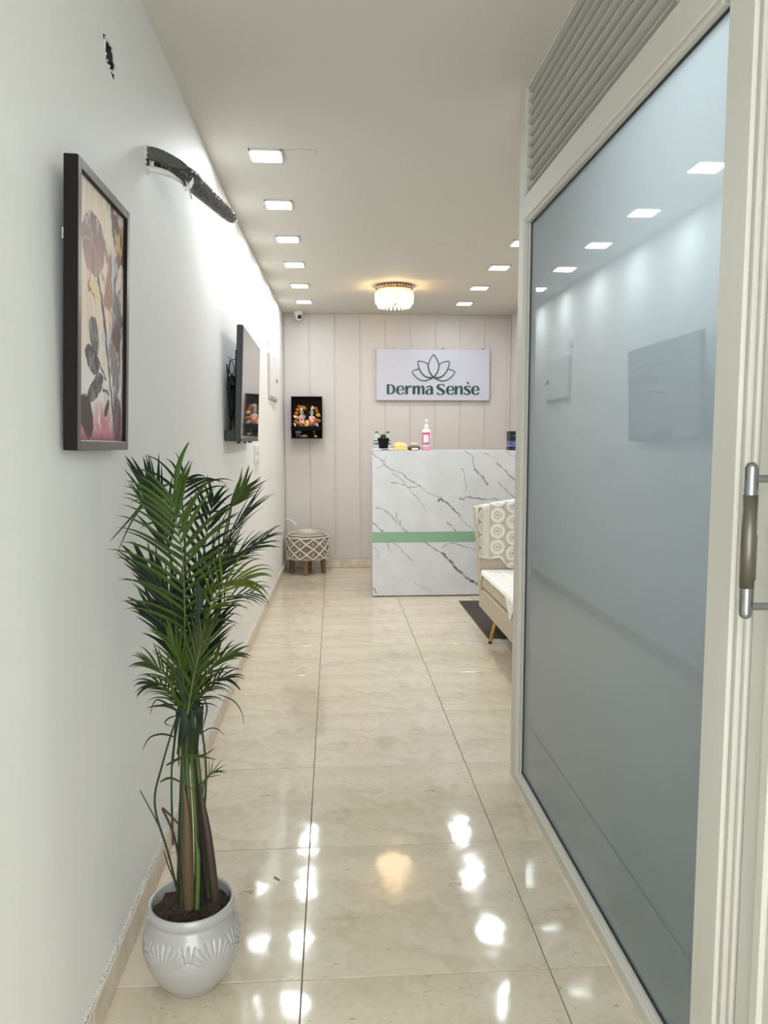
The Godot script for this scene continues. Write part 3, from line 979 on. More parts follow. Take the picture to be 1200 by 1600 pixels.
func build_chandelier() -> void:
	var o := thing("crystal_ceiling_lamp", "round crystal drop ceiling lamp glowing warm white above the reception desk", "ceiling lamp", v(0.503, CEIL, -6.38))
	var b := Shape.new()
	b.lathe([Vector2(0, 0), Vector2(0.145, 0), Vector2(0.148, -0.004), Vector2(0.148, -0.032), Vector2(0.142, -0.038), Vector2(0.0, -0.038)], 40)
	obj("base_ring", b, M.lamp_metal, o)
	var studs := Shape.new()
	for i in 36:
		var t := TAU * i / 36
		studs.box(v(cos(t) * 0.149, -0.019, sin(t) * 0.149), v(0.011, 0.014, 0.011), 0.003, Basis(Vector3.UP, PI / 4 - t))
	tag(obj("stud", studs, M.crystal, o), "", "", "", "stuff")
	var g := Shape.new()
	g.lathe([Vector2(0, -0.04), Vector2(0.10, -0.04), Vector2(0.108, -0.05), Vector2(0.108, -0.125), Vector2(0.095, -0.14), Vector2(0, -0.142)], 32)
	obj("glowing_diffuser", g, M.warm_glow, o)
	for tier in 2:
		var n: int = [30, 24][tier]
		var r: float = [0.146, 0.128][tier]
		var top: float = [-0.046, -0.056][tier]
		var ln: float = [0.104, 0.122][tier]
		var s := Shape.new()
		s.lathe([Vector2(0, 0), Vector2(0.005, -0.003), Vector2(0.0115, -0.02), Vector2(0.0115, -ln + 0.03), Vector2(0.008, -ln + 0.008), Vector2(0, -ln)], 6, Vector3.ZERO, Basis(), false)
		var m := s.mesh()
		for i in n:
			var t := TAU * (i + 0.5 * tier) / n
			var d := obj("crystal_drop", m, M.crystal, o, v(cos(t) * r, top, sin(t) * r))
			d.rotation.y = -t
	var f := Shape.new()
	f.lathe([Vector2(0, -0.14), Vector2(0.022, -0.142), Vector2(0.016, -0.152), Vector2(0.0, -0.158)], 16)
	obj("finial", f, M.lamp_metal, o)
	for i in 1:
		var l := OmniLight3D.new()
		l.light_color = Color(1.0, 0.84, 0.62)
		l.light_energy = 0.4
		l.light_size = 0.06
		l.shadow_enabled = true
		l.omni_range = 12.0
		l.omni_attenuation = 2.0
		l.position = v(0, -0.09, 0)
		o.add_child(l, true)
		l.name = "lamp"


# ---------------------------------------------------------------- things on the left wall
func wall_frame(near_top: Vector3, far_top: Vector3, near_low: Vector3) -> Transform3D:
	var e1 := (far_top - near_top).normalized()
	var e2 := (near_top - near_low)
	e2 = (e2 - e1 * e2.dot(e1)).normalized()
	return Transform3D(Basis(e1, e2, e1.cross(e2)), near_top)


func build_picture() -> void:
	var a := v(-0.480, 1.850, -1.560)
	var fr := wall_frame(a, v(-0.480, 1.846, -1.935), v(-0.500, 1.285, -1.566))
	var w := 0.375
	var h := 0.563
	var o := thing("framed_picture", "tall dark brown framed flower print hanging on the left wall above the palm", "picture")
	o.transform = Transform3D(fr.basis, fr * v(w / 2, -h, 0))
	var b := 0.021
	var s := Shape.new()
	for q in [[v(-w / 2 + b / 2, h / 2, -0.0135), v(b, h, 0.027)], [v(w / 2 - b / 2, h / 2, -0.0135), v(b, h, 0.027)], [v(0, b / 2, -0.0135), v(w - b * 2, b, 0.027)], [v(0, h - b / 2, -0.0135), v(w - b * 2, b, 0.027)]]:
		s.box(q[0], q[1], 0.0015)
	obj("frame", s, M.dark_frame, o)
	var s2 := Shape.new()
	for q in [[v(-w / 2 + b / 2, h / 2, 0.0006), v(b - 0.002, h - 0.002, 0.0016)], [v(w / 2 - b / 2, h / 2, 0.0006), v(b - 0.002, h - 0.002, 0.0016)], [v(0, b / 2, 0.0006), v(w - b * 2, b - 0.002, 0.0016)], [v(0, h - b / 2, 0.0006), v(w - b * 2, b - 0.002, 0.0016)]]:
		s2.box(q[0], q[1], 0.0006)
	tag(obj("frame_face", s2, M.frame_front, o), "greyish brown front face of the frame")
	var c := Shape.new()
	var hx := w / 2 - b + 0.002
	c.quad(v(-hx, b - 0.002, -0.008), v(-hx, h - b + 0.002, -0.008), v(hx, h - b + 0.002, -0.008), v(hx, b - 0.002, -0.008), -1, Vector2(0, 1), Vector2(0, 0), Vector2(1, 0), Vector2(1, 1))
	obj("canvas", c, M.canvas_print, o)
	obj("backing", boxed(v(0, h / 2, -0.018), v(w - 0.01, h - 0.01, 0.012), 0.001), M.dark_frame, o)
	obj("hanger", boxed(v(-w / 2 + 0.014, h - 0.145, -0.031), v(0.006, 0.022, 0.005), 0.001), M.grey_metal, o)


func build_pipe() -> void:
	var o := thing("insulated_pipe", "black insulated air conditioning pipe stub sticking out of the left wall near the ceiling", "pipe", v(WALL, 2.125, -2.385))
	var p0 := o.position
	var s := Shape.new()
	s.tube(spline([v(-0.515, 2.127, -2.425) - p0, v(-0.455, 2.126, -2.52) - p0, v(-0.43, 2.124, -2.63) - p0, v(-0.40, 2.121, -2.78) - p0, v(-0.372, 2.119, -2.92) - p0, v(-0.362, 2.119, -2.985) - p0], 5), [0.016, 0.026, 0.030, 0.031, 0.028, 0.026, 0.022, 0.012], 14)
	obj("black_sleeve", s, M.black_foil, o)
	var s2 := Shape.new()
	s2.tube(spline([v(-0.56, 2.134, -2.36) - p0, v(-0.515, 2.142, -2.40) - p0, v(-0.47, 2.138, -2.48) - p0, v(-0.452, 2.130, -2.525) - p0], 5), [0.016, 0.020, 0.022, 0.022], 12)
	obj("grey_sleeve", s2, M.grey_foam, o)
	var s3 := Shape.new()
	s3.tube(spline([v(-0.56, 2.098, -2.375) - p0, v(-0.515, 2.103, -2.415) - p0, v(-0.475, 2.108, -2.48) - p0, v(-0.452, 2.108, -2.53) - p0], 5), [0.0095], 10)
	tag(obj("drain_pipe", s3, M.white_plastic, o), "thin white drain pipe under the black sleeve")
	var t := Shape.new()
	t.tube(spline([v(-0.455, 2.152, -2.515) - p0, v(-0.434, 2.13, -2.52) - p0, v(-0.438, 2.095, -2.525) - p0, v(-0.458, 2.085, -2.525) - p0], 4), [0.007], 6)
	t.box(v(-0.442, 2.082, -2.525) - p0, v(0.003, 0.055, 0.020), 0.0005, Basis.from_euler(v(0.35, 0, 0.2)))
	t.box(v(-0.438, 2.108, -2.528) - p0, v(0.02, 0.016, 0.02), 0.004, Basis.from_euler(v(0.5, 0.4, 0.2)))
	obj("tape_tie", t, M.white_plastic, o)
	for i in 14:
		var a := TAU * i / 14.0
		var r := rng.randf_range(0.007, 0.012)
		var c := Shape.new()
		c.box(Vector3.ZERO, v(r * 0.8, r * 1.5, r), 0.002, Basis.from_euler(v(a, 0.4 * rng.randf(), 0.4)))
		obj("plaster_lump", c, M.plaster, o, v(0.001, -0.004 + sin(a) * 0.034, 0.006 + cos(a) * 0.026))
	var hole := Shape.new()
	hole.box(v(0.0005, -0.004, 0.006), v(0.003, 0.055, 0.04), 0.001)
	obj("hole", hole, M.cavity, o)


func build_tv() -> void:
	var fr := wall_frame(v(-0.430, 1.862, -3.850), v(-0.442, 1.862, -4.845), v(-0.452, 1.297, -3.850))
	var w := 0.995
	var h := 0.566
	var o := thing("television", "large flat black television mounted on the left wall and tilted down", "television")
	o.transform = Transform3D(fr.basis, fr * v(w / 2, -h, 0))
	obj("body", boxed(v(0, h / 2, -0.016), v(w, h, 0.030), 0.004), M.black_satin, o)
	obj("rear_housing", boxed(v(0, h * 0.42, -0.040), v(w * 0.7, h * 0.6, 0.022), 0.006), M.black_plastic, o)
	obj("screen", boxed(v(0, h / 2 + 0.006, 0.0), v(w - 0.012, h - 0.022, 0.004), 0.0008), M.screen, o)
	obj("bottom_bezel", boxed(v(0, 0.007, 0.0008), v(w - 0.004, 0.012, 0.006), 0.001), M.black_plastic, o)
	obj("badge", boxed(v(0, -0.003, -0.004), v(0.07, 0.008, 0.012), 0.002), M.black_plastic, o)
	var br := Shape.new()
	br.box(v(-0.12, h * 0.5, -0.062), v(0.03, 0.40, 0.03), 0.002)
	br.box(v(0.12, h * 0.5, -0.062), v(0.03, 0.40, 0.03), 0.002)
	br.box(v(0, h * 0.55, -0.078), v(0.5, 0.05, 0.03), 0.002)
	obj("wall_bracket", br, M.black_plastic, o)
	for k in 3:
		obj("foot_stub", boxed(v(-0.40 + 0.32 * k, -0.005, -0.02), v(0.03, 0.01, 0.014), 0.002), M.black_plastic, o)
	var labs := ["loose black cable hanging lowest behind the television", "black cable looping highest behind the television", "black cable crossing the others behind the television", "thin black cable close to the wall behind the television", "black cable running down to the set-top box", "grey looped cable end by the television bracket"]
	for i in 6:
		var z0 := -3.93 - 0.03 * i
		var pts := []
		for k in 9:
			var t := k / 8.0
			pts.append(v(-0.505 - 0.020 * sin(t * PI * (1.0 + 0.5 * (i % 3)) + i) , lerpf(1.70 - 0.02 * i, 1.345 - 0.008 * (i % 2), t), z0 + 0.035 * sin(t * 7.0 + i * 1.9) - 0.05 * sin(t * PI)))
		if i == 5:
			pts = [v(-0.52, 1.72, -3.98), v(-0.50, 1.70, -3.95), v(-0.49, 1.66, -3.96), v(-0.505, 1.63, -3.99), v(-0.52, 1.66, -4.0), v(-0.51, 1.70, -3.97), v(-0.49, 1.71, -3.99)]
		var s := Shape.new()
		s.tube(spline(pts, 4), [0.0034 if i < 4 else 0.0026], 6)
		tag(obj("cable", s, M.black_plastic if i < 5 else M.grey_foam), labs[i], "cable", "cables behind the television")
	var b := thing("set_top_box", "small black box tucked under the near corner of the television", "box", v(-0.492, 1.300, -3.945))
	obj("case", boxed(v(0, 0.026, 0), v(0.078, 0.052, 0.17), 0.004), M.black_plastic, b)
	obj("port_panel", boxed(v(0.012, 0.028, 0.0855), v(0.02, 0.012, 0.003), 0.001), M.black_satin, b)


func build_wall_fittings() -> void:
	var zc := -6.56
	var o := thing("distribution_board", "white metal electrical panel with a hinged cover on the left wall", "electrical panel", v(wall_x(zc), 1.81, zc))
	o.rotation.y = -atan2(0.05, 3.23)
	obj("box", boxed(v(0.006, 0, 0), v(0.012, 0.362, 0.665), 0.002), M.grey_metal, o)
	obj("cover", boxed(v(0.0145, 0.006, -0.004), v(0.006, 0.325, 0.61), 0.002), M.white_plastic, o)
	obj("latch", boxed(v(0.0195, 0.0, -0.27), v(0.006, 0.03, 0.045), 0.001), M.black_satin, o)
	obj("vent_plate", boxed(v(0.017, -0.160, -0.11), v(0.008, 0.022, 0.36), 0.001), M.grey_metal, o)
	zc = -5.335
	var sw := thing("switch_plate", "white modular switch plate on the left wall under the television", "switch", v(wall_x(zc), 1.207, zc))
	sw.rotation.y = -atan2(0.05, 3.23)
	obj("plate", boxed(v(0.005, 0, 0), v(0.010, 0.125, 0.245), 0.003), M.white_plastic, sw)
	for i in 3:
		for j in 2:
			obj("rocker", boxed(v(0.0115, -0.026 + 0.052 * j, -0.07 + 0.07 * i), v(0.005, 0.044, 0.06), 0.0015, Basis(Vector3.BACK, 0.05)), M.white_plastic, sw)
	var rc := thing("round_cover_plate", "small round white blanking plate above the electrical panel", "cover plate", v(wall_x(-6.25), 2.105, -6.25))
	var s := Shape.new()
	s.lathe([Vector2(0, 0.005), Vector2(0.05, 0.0045), Vector2(0.058, 0.002), Vector2(0.058, -0.001)], 24, Vector3.ZERO, Basis(Vector3.BACK, -PI / 2))
	obj("plate", s, M.wall_paint, rc)
	var cam := thing("dome_camera", "small white security camera on the ceiling in the far left corner", "security camera", v(-0.327, CEIL, -7.70))
	var b := Shape.new()
	b.lathe([Vector2(0, 0), Vector2(0.045, 0), Vector2(0.046, -0.006), Vector2(0.043, -0.034), Vector2(0.038, -0.044), Vector2(0, -0.046)], 28)
	obj("base", b, M.white_plastic, cam)
	var e := Shape.new()
	var pr := []
	for k in 13:
		pr.append(Vector2(sin(PI * k / 12.0) * 0.036, cos(PI * k / 12.0) * 0.036))
	e.lathe(pr, 24, v(0.002, -0.052, 0.006))
	obj("eyeball", e, M.white_plastic, cam)
	var l := Shape.new()
	l.lathe([Vector2(0, 0.037), Vector2(0.015, 0.036), Vector2(0.0205, 0.033), Vector2(0.0205, 0.024)], 20, v(0.002, -0.052, 0.006), Basis.from_euler(v(1.75, 0, -0.30)))
	obj("lens", l, M.black_plastic, cam)
	var st := Shape.new()
	st.tube(spline([v(-0.482, 0.505, -7.77), v(-0.455, 0.507, -7.76), v(-0.415, 0.490, -7.75), v(-0.375, 0.448, -7.74)], 6), [0.008, 0.0085, 0.007], 8)
	tag(obj("pipe_stub", st, M.white_plastic), "short curved white pipe in the corner above the stool", "pipe")


# ---------------------------------------------------------------- reception
func build_sign() -> void:
	var x0 := 0.437
	var x1 := 1.577
	var y0 := 1.696
	var y1 := 2.204
	var zf := BACK + 0.045
	var o := thing("wall_sign", "white box sign with green lotus and DERMA SENSE lettering on the panelled wall", "sign", v((x0 + x1) / 2, y0, zf))
	obj("board", boxed(v(0, (y1 - y0) / 2, -0.0215), v(x1 - x0, y1 - y0, 0.043), 0.003), M.sign_board, o)
	var k := 0.0004588
	var org := v(x0 + 7.0 * 0.00648 - o.position.x, y1 - 35.0 * 0.00627 - y0, 0.0)
	var dep := 0.006
	var E := func(s: Shape, dx: float) -> void:
		s.stroke([v(385 + dx, 403, 13), v(440 + dx, 403, 13), v(500 + dx, 403, 13)], k, org, dep, 2)
		s.stroke([v(490 + dx, 405, 38), v(486 + dx, 360, 36), v(458 + dx, 326, 24), v(420 + dx, 316, 13), v(385 + dx, 335, 34), v(360 + dx, 372, 54), v(355 + dx, 408, 58), v(362 + dx, 448, 54), v(385 + dx, 480, 36), v(428 + dx, 497, 13), v(470 + dx, 484, 24), v(497 + dx, 453, 30)], k, org, dep)
	var letter := func(ch: String, strokes: Array) -> void:
		var s := Shape.new()
		for q in strokes:
			s.stroke(q, k, org, dep)
		tag(obj("letter", s, M.sign_green, o), "green raised letter %s" % ch)
	letter.call("D", [[v(152, 284, 55), v(152, 390, 55), v(152, 496, 55)], [v(150, 292, 15), v(200, 292, 16), v(245, 308, 30), v(274, 343, 48), v(283, 390, 54), v(274, 438, 48), v(245, 472, 30), v(200, 488, 16), v(150, 488, 15)]])
	var e1 := Shape.new()
	E.call(e1, 0.0)
	tag(obj("letter", e1, M.sign_green, o), "green raised letter e")
	letter.call("r", [[v(558, 314, 56), v(558, 400, 56), v(558, 496, 56)], [v(578, 384, 16), v(598, 348, 24), v(626, 328, 38), v(662, 332, 44)]])
	letter.call("m", [[v(718, 314, 56), v(718, 400, 56), v(718, 496, 56)], [v(738, 376, 14), v(762, 338, 20), v(796, 320, 28), v(819, 345, 48), v(822, 400, 54), v(822, 496, 54)], [v(842, 376, 14), v(866, 338, 20), v(902, 320, 28), v(922, 345, 48), v(925, 400, 54), v(925, 496, 54)]])
	letter.call("a", [[v(1004, 358, 34), v(1022, 330, 26), v(1060, 318, 16), v(1094, 334, 42), v(1110, 370, 58), v(1112, 430, 58), v(1112, 496, 58)], [v(1085, 372, 13), v(1042, 392, 18), v(1006, 422, 42), v(998, 456, 54), v(1014, 486, 34), v(1046, 496, 13), v(1085, 470, 16)]])
	var d2 := 1129.4
	letter.call("S", [[v(258 + d2, 316, 32), v(226 + d2, 286, 20), v(180 + d2, 279, 13), v(132 + d2, 296, 34), v(110 + d2, 330, 48), v(134 + d2, 364, 54), v(180 + d2, 390, 58), v(224 + d2, 416, 56), v(248 + d2, 448, 50), v(230 + d2, 482, 34), v(180 + d2, 498, 13), v(130 + d2, 490, 24), v(96 + d2, 462, 34)]])
	var e2 := Shape.new()
	E.call(e2, d2 - 33.0)
	tag(obj("letter", e2, M.sign_green, o), "green raised letter e")
	letter.call("n", [[v(515 + d2, 314, 56), v(515 + d2, 400, 56), v(515 + d2, 496, 56)], [v(538 + d2, 378, 14), v(568 + d2, 338, 20), v(610 + d2, 320, 28), v(632 + d2, 345, 48), v(636 + d2, 400, 54), v(636 + d2, 496, 54)]])
	letter.call("s", [[v(832 + d2, 336, 30), v(802 + d2, 322, 22), v(762 + d2, 317, 13), v(724 + d2, 330, 34), v(712 + d2, 354, 44), v(742 + d2, 384, 50), v(784 + d2, 410, 52), v(814 + d2, 442, 46), v(804 + d2, 478, 32), v(765 + d2, 497, 13), v(728 + d2, 490, 24), v(696 + d2, 464, 32)]])
	var e3 := Shape.new()
	E.call(e3, d2 + 522.0)
	tag(obj("letter", e3, M.sign_green, o), "green raised letter e")
	letter.call("accent", [[v(752 + d2, 243, 10), v(772 + d2, 239, 34), v(794 + d2, 260, 18), v(802 + d2, 284, 6)]])
	var q := Vector2(564.7, -451.8)
	var petals := [[v(585, 88, 16), v(510, 190, 20), v(466, 335, 22), v(500, 470, 26), v(583, 590, 34)], [v(462, 302, 18), v(400, 264, 16), v(330, 242, 16), v(240, 240, 16), v(250, 330, 18), v(290, 440, 22), v(370, 540, 26), v(460, 585, 28), v(560, 588, 26)], [v(258, 406, 18), v(190, 422, 16), v(114, 462, 14), v(170, 545, 16), v(260, 626, 18), v(365, 657, 20), v(450, 645, 22), v(560, 595, 26)]]
	for i in petals.size():
		for side in 2:
			var pts := []
			for a in petals[i]:
				pts.append(v((a.x if side == 0 else 2.0 * 583.0 - a.x) + q.x, a.y + q.y, a.z))
			var s := Shape.new()
			s.stroke(pts, k, org, dep + 0.0004 * i, 6)
			obj("lotus_petal", s, M.sign_green, o)
	for x in [-0.53, 0.1, 0.5]:
		obj("screw_lug", boxed(v(x, y1 - y0 + 0.005, -0.03), v(0.02, 0.012, 0.012), 0.002), M.black_satin if x > 0 else M.white_plastic, o)


func build_desk() -> void:
	var x0 := 0.322
	var x1 := 1.775
	var zf := -6.345
	var top := 1.216
	var o := thing("reception_desk", "tall white marble reception counter with a pale green band across its front", "reception desk", v((x0 + x1) / 2, 0, zf))
	var L := func(q: Vector3) -> Vector3: return q - o.position
	var front := func(called: String, ya: float, yb: float, m: Material, out: float) -> void:
		var s := Shape.new()
		var e := 0.0015
		var uv := func(q: Vector3) -> Vector2: return Vector2((q.x - x0) / 1.44, (top - q.y) / 1.217)
		var f := [v(x0, ya, zf + out), v(x0, yb, zf + out), v(x1, yb, zf + out), v(x1, ya, zf + out)]
		var b := [v(x0, ya, zf - 0.018), v(x0, yb, zf - 0.018), v(x1, yb, zf - 0.018), v(x1, ya, zf - 0.018)]
		s.quad(L.call(f[0]), L.call(f[1]), L.call(f[2]), L.call(f[3]), -1, uv.call(f[0]), uv.call(f[1]), uv.call(f[2]), uv.call(f[3]))
		for k in 4:
			var k2 := (k + 1) % 4
			s.quad(L.call(b[k]), L.call(b[k2]), L.call(f[k2]), L.call(f[k]), -1, uv.call(b[k]), uv.call(b[k2]), uv.call(f[k2]), uv.call(f[k]))
		s.quad(L.call(b[3]), L.call(b[2]), L.call(b[1]), L.call(b[0]))
		s.fix(0)
		obj(called, s, m, o)
	front.call("upper_panel", 0.542, top, M.desk_marble, 0.0)
	front.call("green_band", 0.455, 0.541, M.stripe_green, -0.0015)
	front.call("lower_panel", 0.008, 0.454, M.desk_marble, 0.0)
	obj("carcass", boxed(L.call(v((x0 + x1) / 2 + 0.01, 0.60, zf - 0.22)), v(x1 - x0 - 0.04, 1.2, 0.39), 0.0), M.sign_board, o)
	obj("side_panel", boxed(L.call(v(x0 + 0.009, 0.606, zf - 0.225)), v(0.018, 1.196, 0.41), 0.002), M.sign_board, o)
	obj("counter_top", boxed(L.call(v((x0 + x1) / 2, 1.209, zf - 0.225)), v(x1 - x0, 0.014, 0.412), 0.002), M.sign_board, o)
	obj("plinth", boxed(L.call(v((x0 + x1) / 2, 0.005, zf - 0.21)), v(x1 - x0 - 0.006, 0.010, 0.40), 0.0), M.black_plastic, o)
	obj("cable_grommet", boxed(L.call(v(x0 - 0.001, 0.80, zf - 0.05)), v(0.004, 0.016, 0.016), 0.001), M.white_plastic, o)

	var y := top
	# tray with the potted plant, bottles behind it
	var tr := thing("tray", "flat grey-white tray under the small black plant pot", "tray", v(0.42, y, -6.435))
	obj("dish", boxed(v(0, 0.008, 0), v(0.18, 0.014, 0.11), 0.005), M.white_plastic, tr)
	obj("slot", boxed(v(0.01, 0.008, 0.0555), v(0.062, 0.007, 0.003), 0.001), M.black_plastic, tr)
	obj("end_cap", boxed(v(0.094, 0.007, 0), v(0.014, 0.012, 0.10), 0.003), M.black_plastic, tr)
	var pl := thing("potted_plant", "small dark green plant in a square black pot on the reception counter", "plant", v(0.418, y + 0.015, -6.43))
	var pt := Shape.new()
	pt.lathe([Vector2(0, 0), Vector2(0.047, 0), Vector2(0.060, 0.070), Vector2(0.065, 0.072), Vector2(0.065, 0.088), Vector2(0.058, 0.088), Vector2(0.055, 0.080), Vector2(0, 0.078)], 4, Vector3.ZERO, Basis(Vector3.UP, PI / 4), false)
	obj("pot", pt, M.pot_black, pl)
	for i in 14:
		var t := TAU * i / 14.0 * 2.4
		var r := 0.012 + 0.018 * (i % 3) / 2.0
		var s := Shape.new()
		s.lathe([Vector2(0, -0.012), Vector2(0.009, -0.004), Vector2(0.010, 0.004), Vector2(0, 0.013)], 5, Vector3.ZERO, Basis.from_euler(v(0.6 * sin(t), t, 0.6 * cos(t))).scaled(v(1, 1, 1)), false)
		obj("leaf", s, M.small_leaf if i % 5 else M.cream, pl, v(cos(t) * r, 0.094 + 0.016 * ((i * 7) % 4) / 3.0, sin(t) * r))
	for q in [[0.367, "clear water bottle with a teal cap, left of the black plant pot"], [0.462, "clear water bottle with a teal cap, right of the black plant pot"]]:
		var b := thing("water_bottle", q[1], "bottle", v(q[0], y, -6.525), 0.0, "teal-capped water bottles")
		var s := Shape.new()
		s.lathe([Vector2(0, 0.001), Vector2(0.022, 0.001), Vector2(0.0245, 0.006), Vector2(0.0245, 0.035), Vector2(0.0235, 0.04), Vector2(0.0245, 0.045), Vector2(0.0245, 0.105), Vector2(0.021, 0.118), Vector2(0.012, 0.136), Vector2(0.0115, 0.146), Vector2(0, 0.146)], 20)
		obj("bottle_body", s, M.clear_bottle, b)
		var lb := Shape.new()
		lb.lathe([Vector2(0.0248, 0.05), Vector2(0.0252, 0.05), Vector2(0.0252, 0.085), Vector2(0.0248, 0.085)], 20)
		obj("label", lb, M.teal_label, b)
		var lw := Shape.new()
		lw.lathe([Vector2(0.0252, 0.062), Vector2(0.0255, 0.062), Vector2(0.0255, 0.070), Vector2(0.0252, 0.070)], 20)
		obj("label_stripe", lw, M.label_white, b)
		var c := Shape.new()
		c.lathe([Vector2(0, 0.160), Vector2(0.0125, 0.160), Vector2(0.0145, 0.158), Vector2(0.0145, 0.143), Vector2(0.011, 0.143)], 18)
		obj("cap", c, M.teal_cap, b)
	var yb := thing("trinket_box", "pale gold trinket box with a row of knobs on its lid", "box", v(0.557, y, -6.43))
	var bs := Shape.new()
	bs.lathe([Vector2(0, 0), Vector2(0.068, 0), Vector2(0.072, 0.006), Vector2(0.072, 0.036), Vector2(0.078, 0.040), Vector2(0.070, 0.046), Vector2(0.052, 0.056), Vector2(0, 0.058)], 4, Vector3.ZERO, Basis(Vector3.UP, PI / 4), false)
	obj("box", bs, M.gilt, yb)
	for i in 5:
		var s := Shape.new()
		s.lathe([Vector2(0, 0.014), Vector2(0.007, 0.009), Vector2(0.008, 0.0), Vector2(0, -0.004)], 8)
		obj("knob", s, M.gilt, yb, v(-0.032 + 0.016 * i, 0.058 - 0.003 * absf(i - 2), 0.012 * (i % 2)))
	for i in 6:
		obj("rib", boxed(v(-0.04 + 0.016 * i, 0.02, 0.0515), v(0.007, 0.026, 0.004), 0.0015), M.gilt, yb)
	var dd := thing("small_dish", "dark brown oval dish holding a cream flower", "dish", v(0.672, y, -6.43))
	var ds := Shape.new()
	ds.lathe([Vector2(0, 0), Vector2(0.040, 0), Vector2(0.052, 0.010), Vector2(0.052, 0.026), Vector2(0.045, 0.034), Vector2(0.030, 0.038), Vector2(0, 0.036)], 20)
	obj("dish", ds, M.dark_brown, dd)
	obj("front_label", boxed(v(0.005, 0.012, 0.050), v(0.055, 0.016, 0.004), 0.001), M.cream, dd)
	var fl := thing("cream_flower", "cream artificial flower resting in the brown dish", "flower", v(0.674, y + 0.036, -6.43))
	for i in 5:
		var t := TAU * i / 5.0 + 0.2
		var s := Shape.new()
		s.tube(spline([v(0, 0, 0), v(cos(t) * 0.016, 0.014, sin(t) * 0.016), v(cos(t) * 0.034, 0.022 + 0.01 * (i % 2), sin(t) * 0.02)], 4), [0.004, 0.0075, 0.002], 6)
		obj("petal", s, M.cream, fl)
	var sb := thing("pump_bottle", "tall pump bottle of pink hand sanitiser with a white and pink label", "bottle", v(0.777, y, -6.43))
	var s1 := Shape.new()
	s1.lathe([Vector2(0, 0.0005), Vector2(0.034, 0.0005), Vector2(0.036, 0.004), Vector2(0.036, 0.036)], 24)
	obj("liquid_base", s1, M.liquid_pink, sb)
	var s2 := Shape.new()
	s2.lathe([Vector2(0.036, 0.036), Vector2(0.036, 0.165), Vector2(0.034, 0.172), Vector2(0.014, 0.178), Vector2(0.014, 0.18), Vector2(0, 0.18)], 24)
	obj("bottle_body", s2, M.bottle_white, sb)
	for q in [["label", 0.045, 0.148, 0.0363, M.label_pink, 2.3], ["label_panel", 0.066, 0.130, 0.0368, M.label_white, 1.35], ["label_foot", 0.046, 0.064, 0.0368, M.label_grey, 1.45]]:
		var s := Shape.new()
		for k in 16:
			var a0: float = PI / 2 + 0.35 - q[5] / 2.0 + q[5] * k / 16.0
			var a1: float = a0 + q[5] / 16.0
			if q[0] != "label":
				a0 -= 0.15; a1 -= 0.15
			var r: float = q[3]
			s.quad(v(cos(a0) * r, q[1], sin(a0) * r), v(cos(a0) * r, q[2], sin(a0) * r), v(cos(a1) * r, q[2], sin(a1) * r), v(cos(a1) * r, q[1], sin(a1) * r))
		obj(q[0], s, q[4], sb)
	var s3 := Shape.new()
	s3.lathe([Vector2(0.017, 0.178), Vector2(0.0185, 0.180), Vector2(0.0185, 0.208), Vector2(0.012, 0.214), Vector2(0.006, 0.216), Vector2(0.006, 0.232), Vector2(0.012, 0.236), Vector2(0.013, 0.248), Vector2(0.008, 0.255), Vector2(0, 0.256)], 20)
	s3.tube([v(0, 0.244, 0.006), v(0.0, 0.245, 0.024), v(0.0, 0.240, 0.034)], [0.006, 0.005, 0.004], 8)
	obj("pump", s3, M.bottle_white, sb)
	# stacked cartons at the right end
	var yy := y
	for q in [[0.034, M.carton_black, "black carton at the bottom of the counter stack"], [0.006, M.carton_print, "thin pale booklet in the stack of counter cartons"], [0.036, M.carton_blue, "blue carton in the middle of the counter stack"], [0.084, M.carton_black, "large black carton on top of the counter stack"]]:
		var c := thing("carton", q[2], "box", v(1.53, yy, -6.44), 0.0, "")
		obj("box", boxed(v(0, q[0] / 2, 0), v(0.12, q[0] - 0.001, 0.13), 0.001), q[1], c)
		if q[0] > 0.02:
			obj("print_line", boxed(v(-0.012, q[0] * 0.55, 0.0652), v(0.06, q[0] * 0.12, 0.001), 0.0), M.carton_print if q[1] == M.carton_blue else M.carton_blue, c)
		yy += q[0]


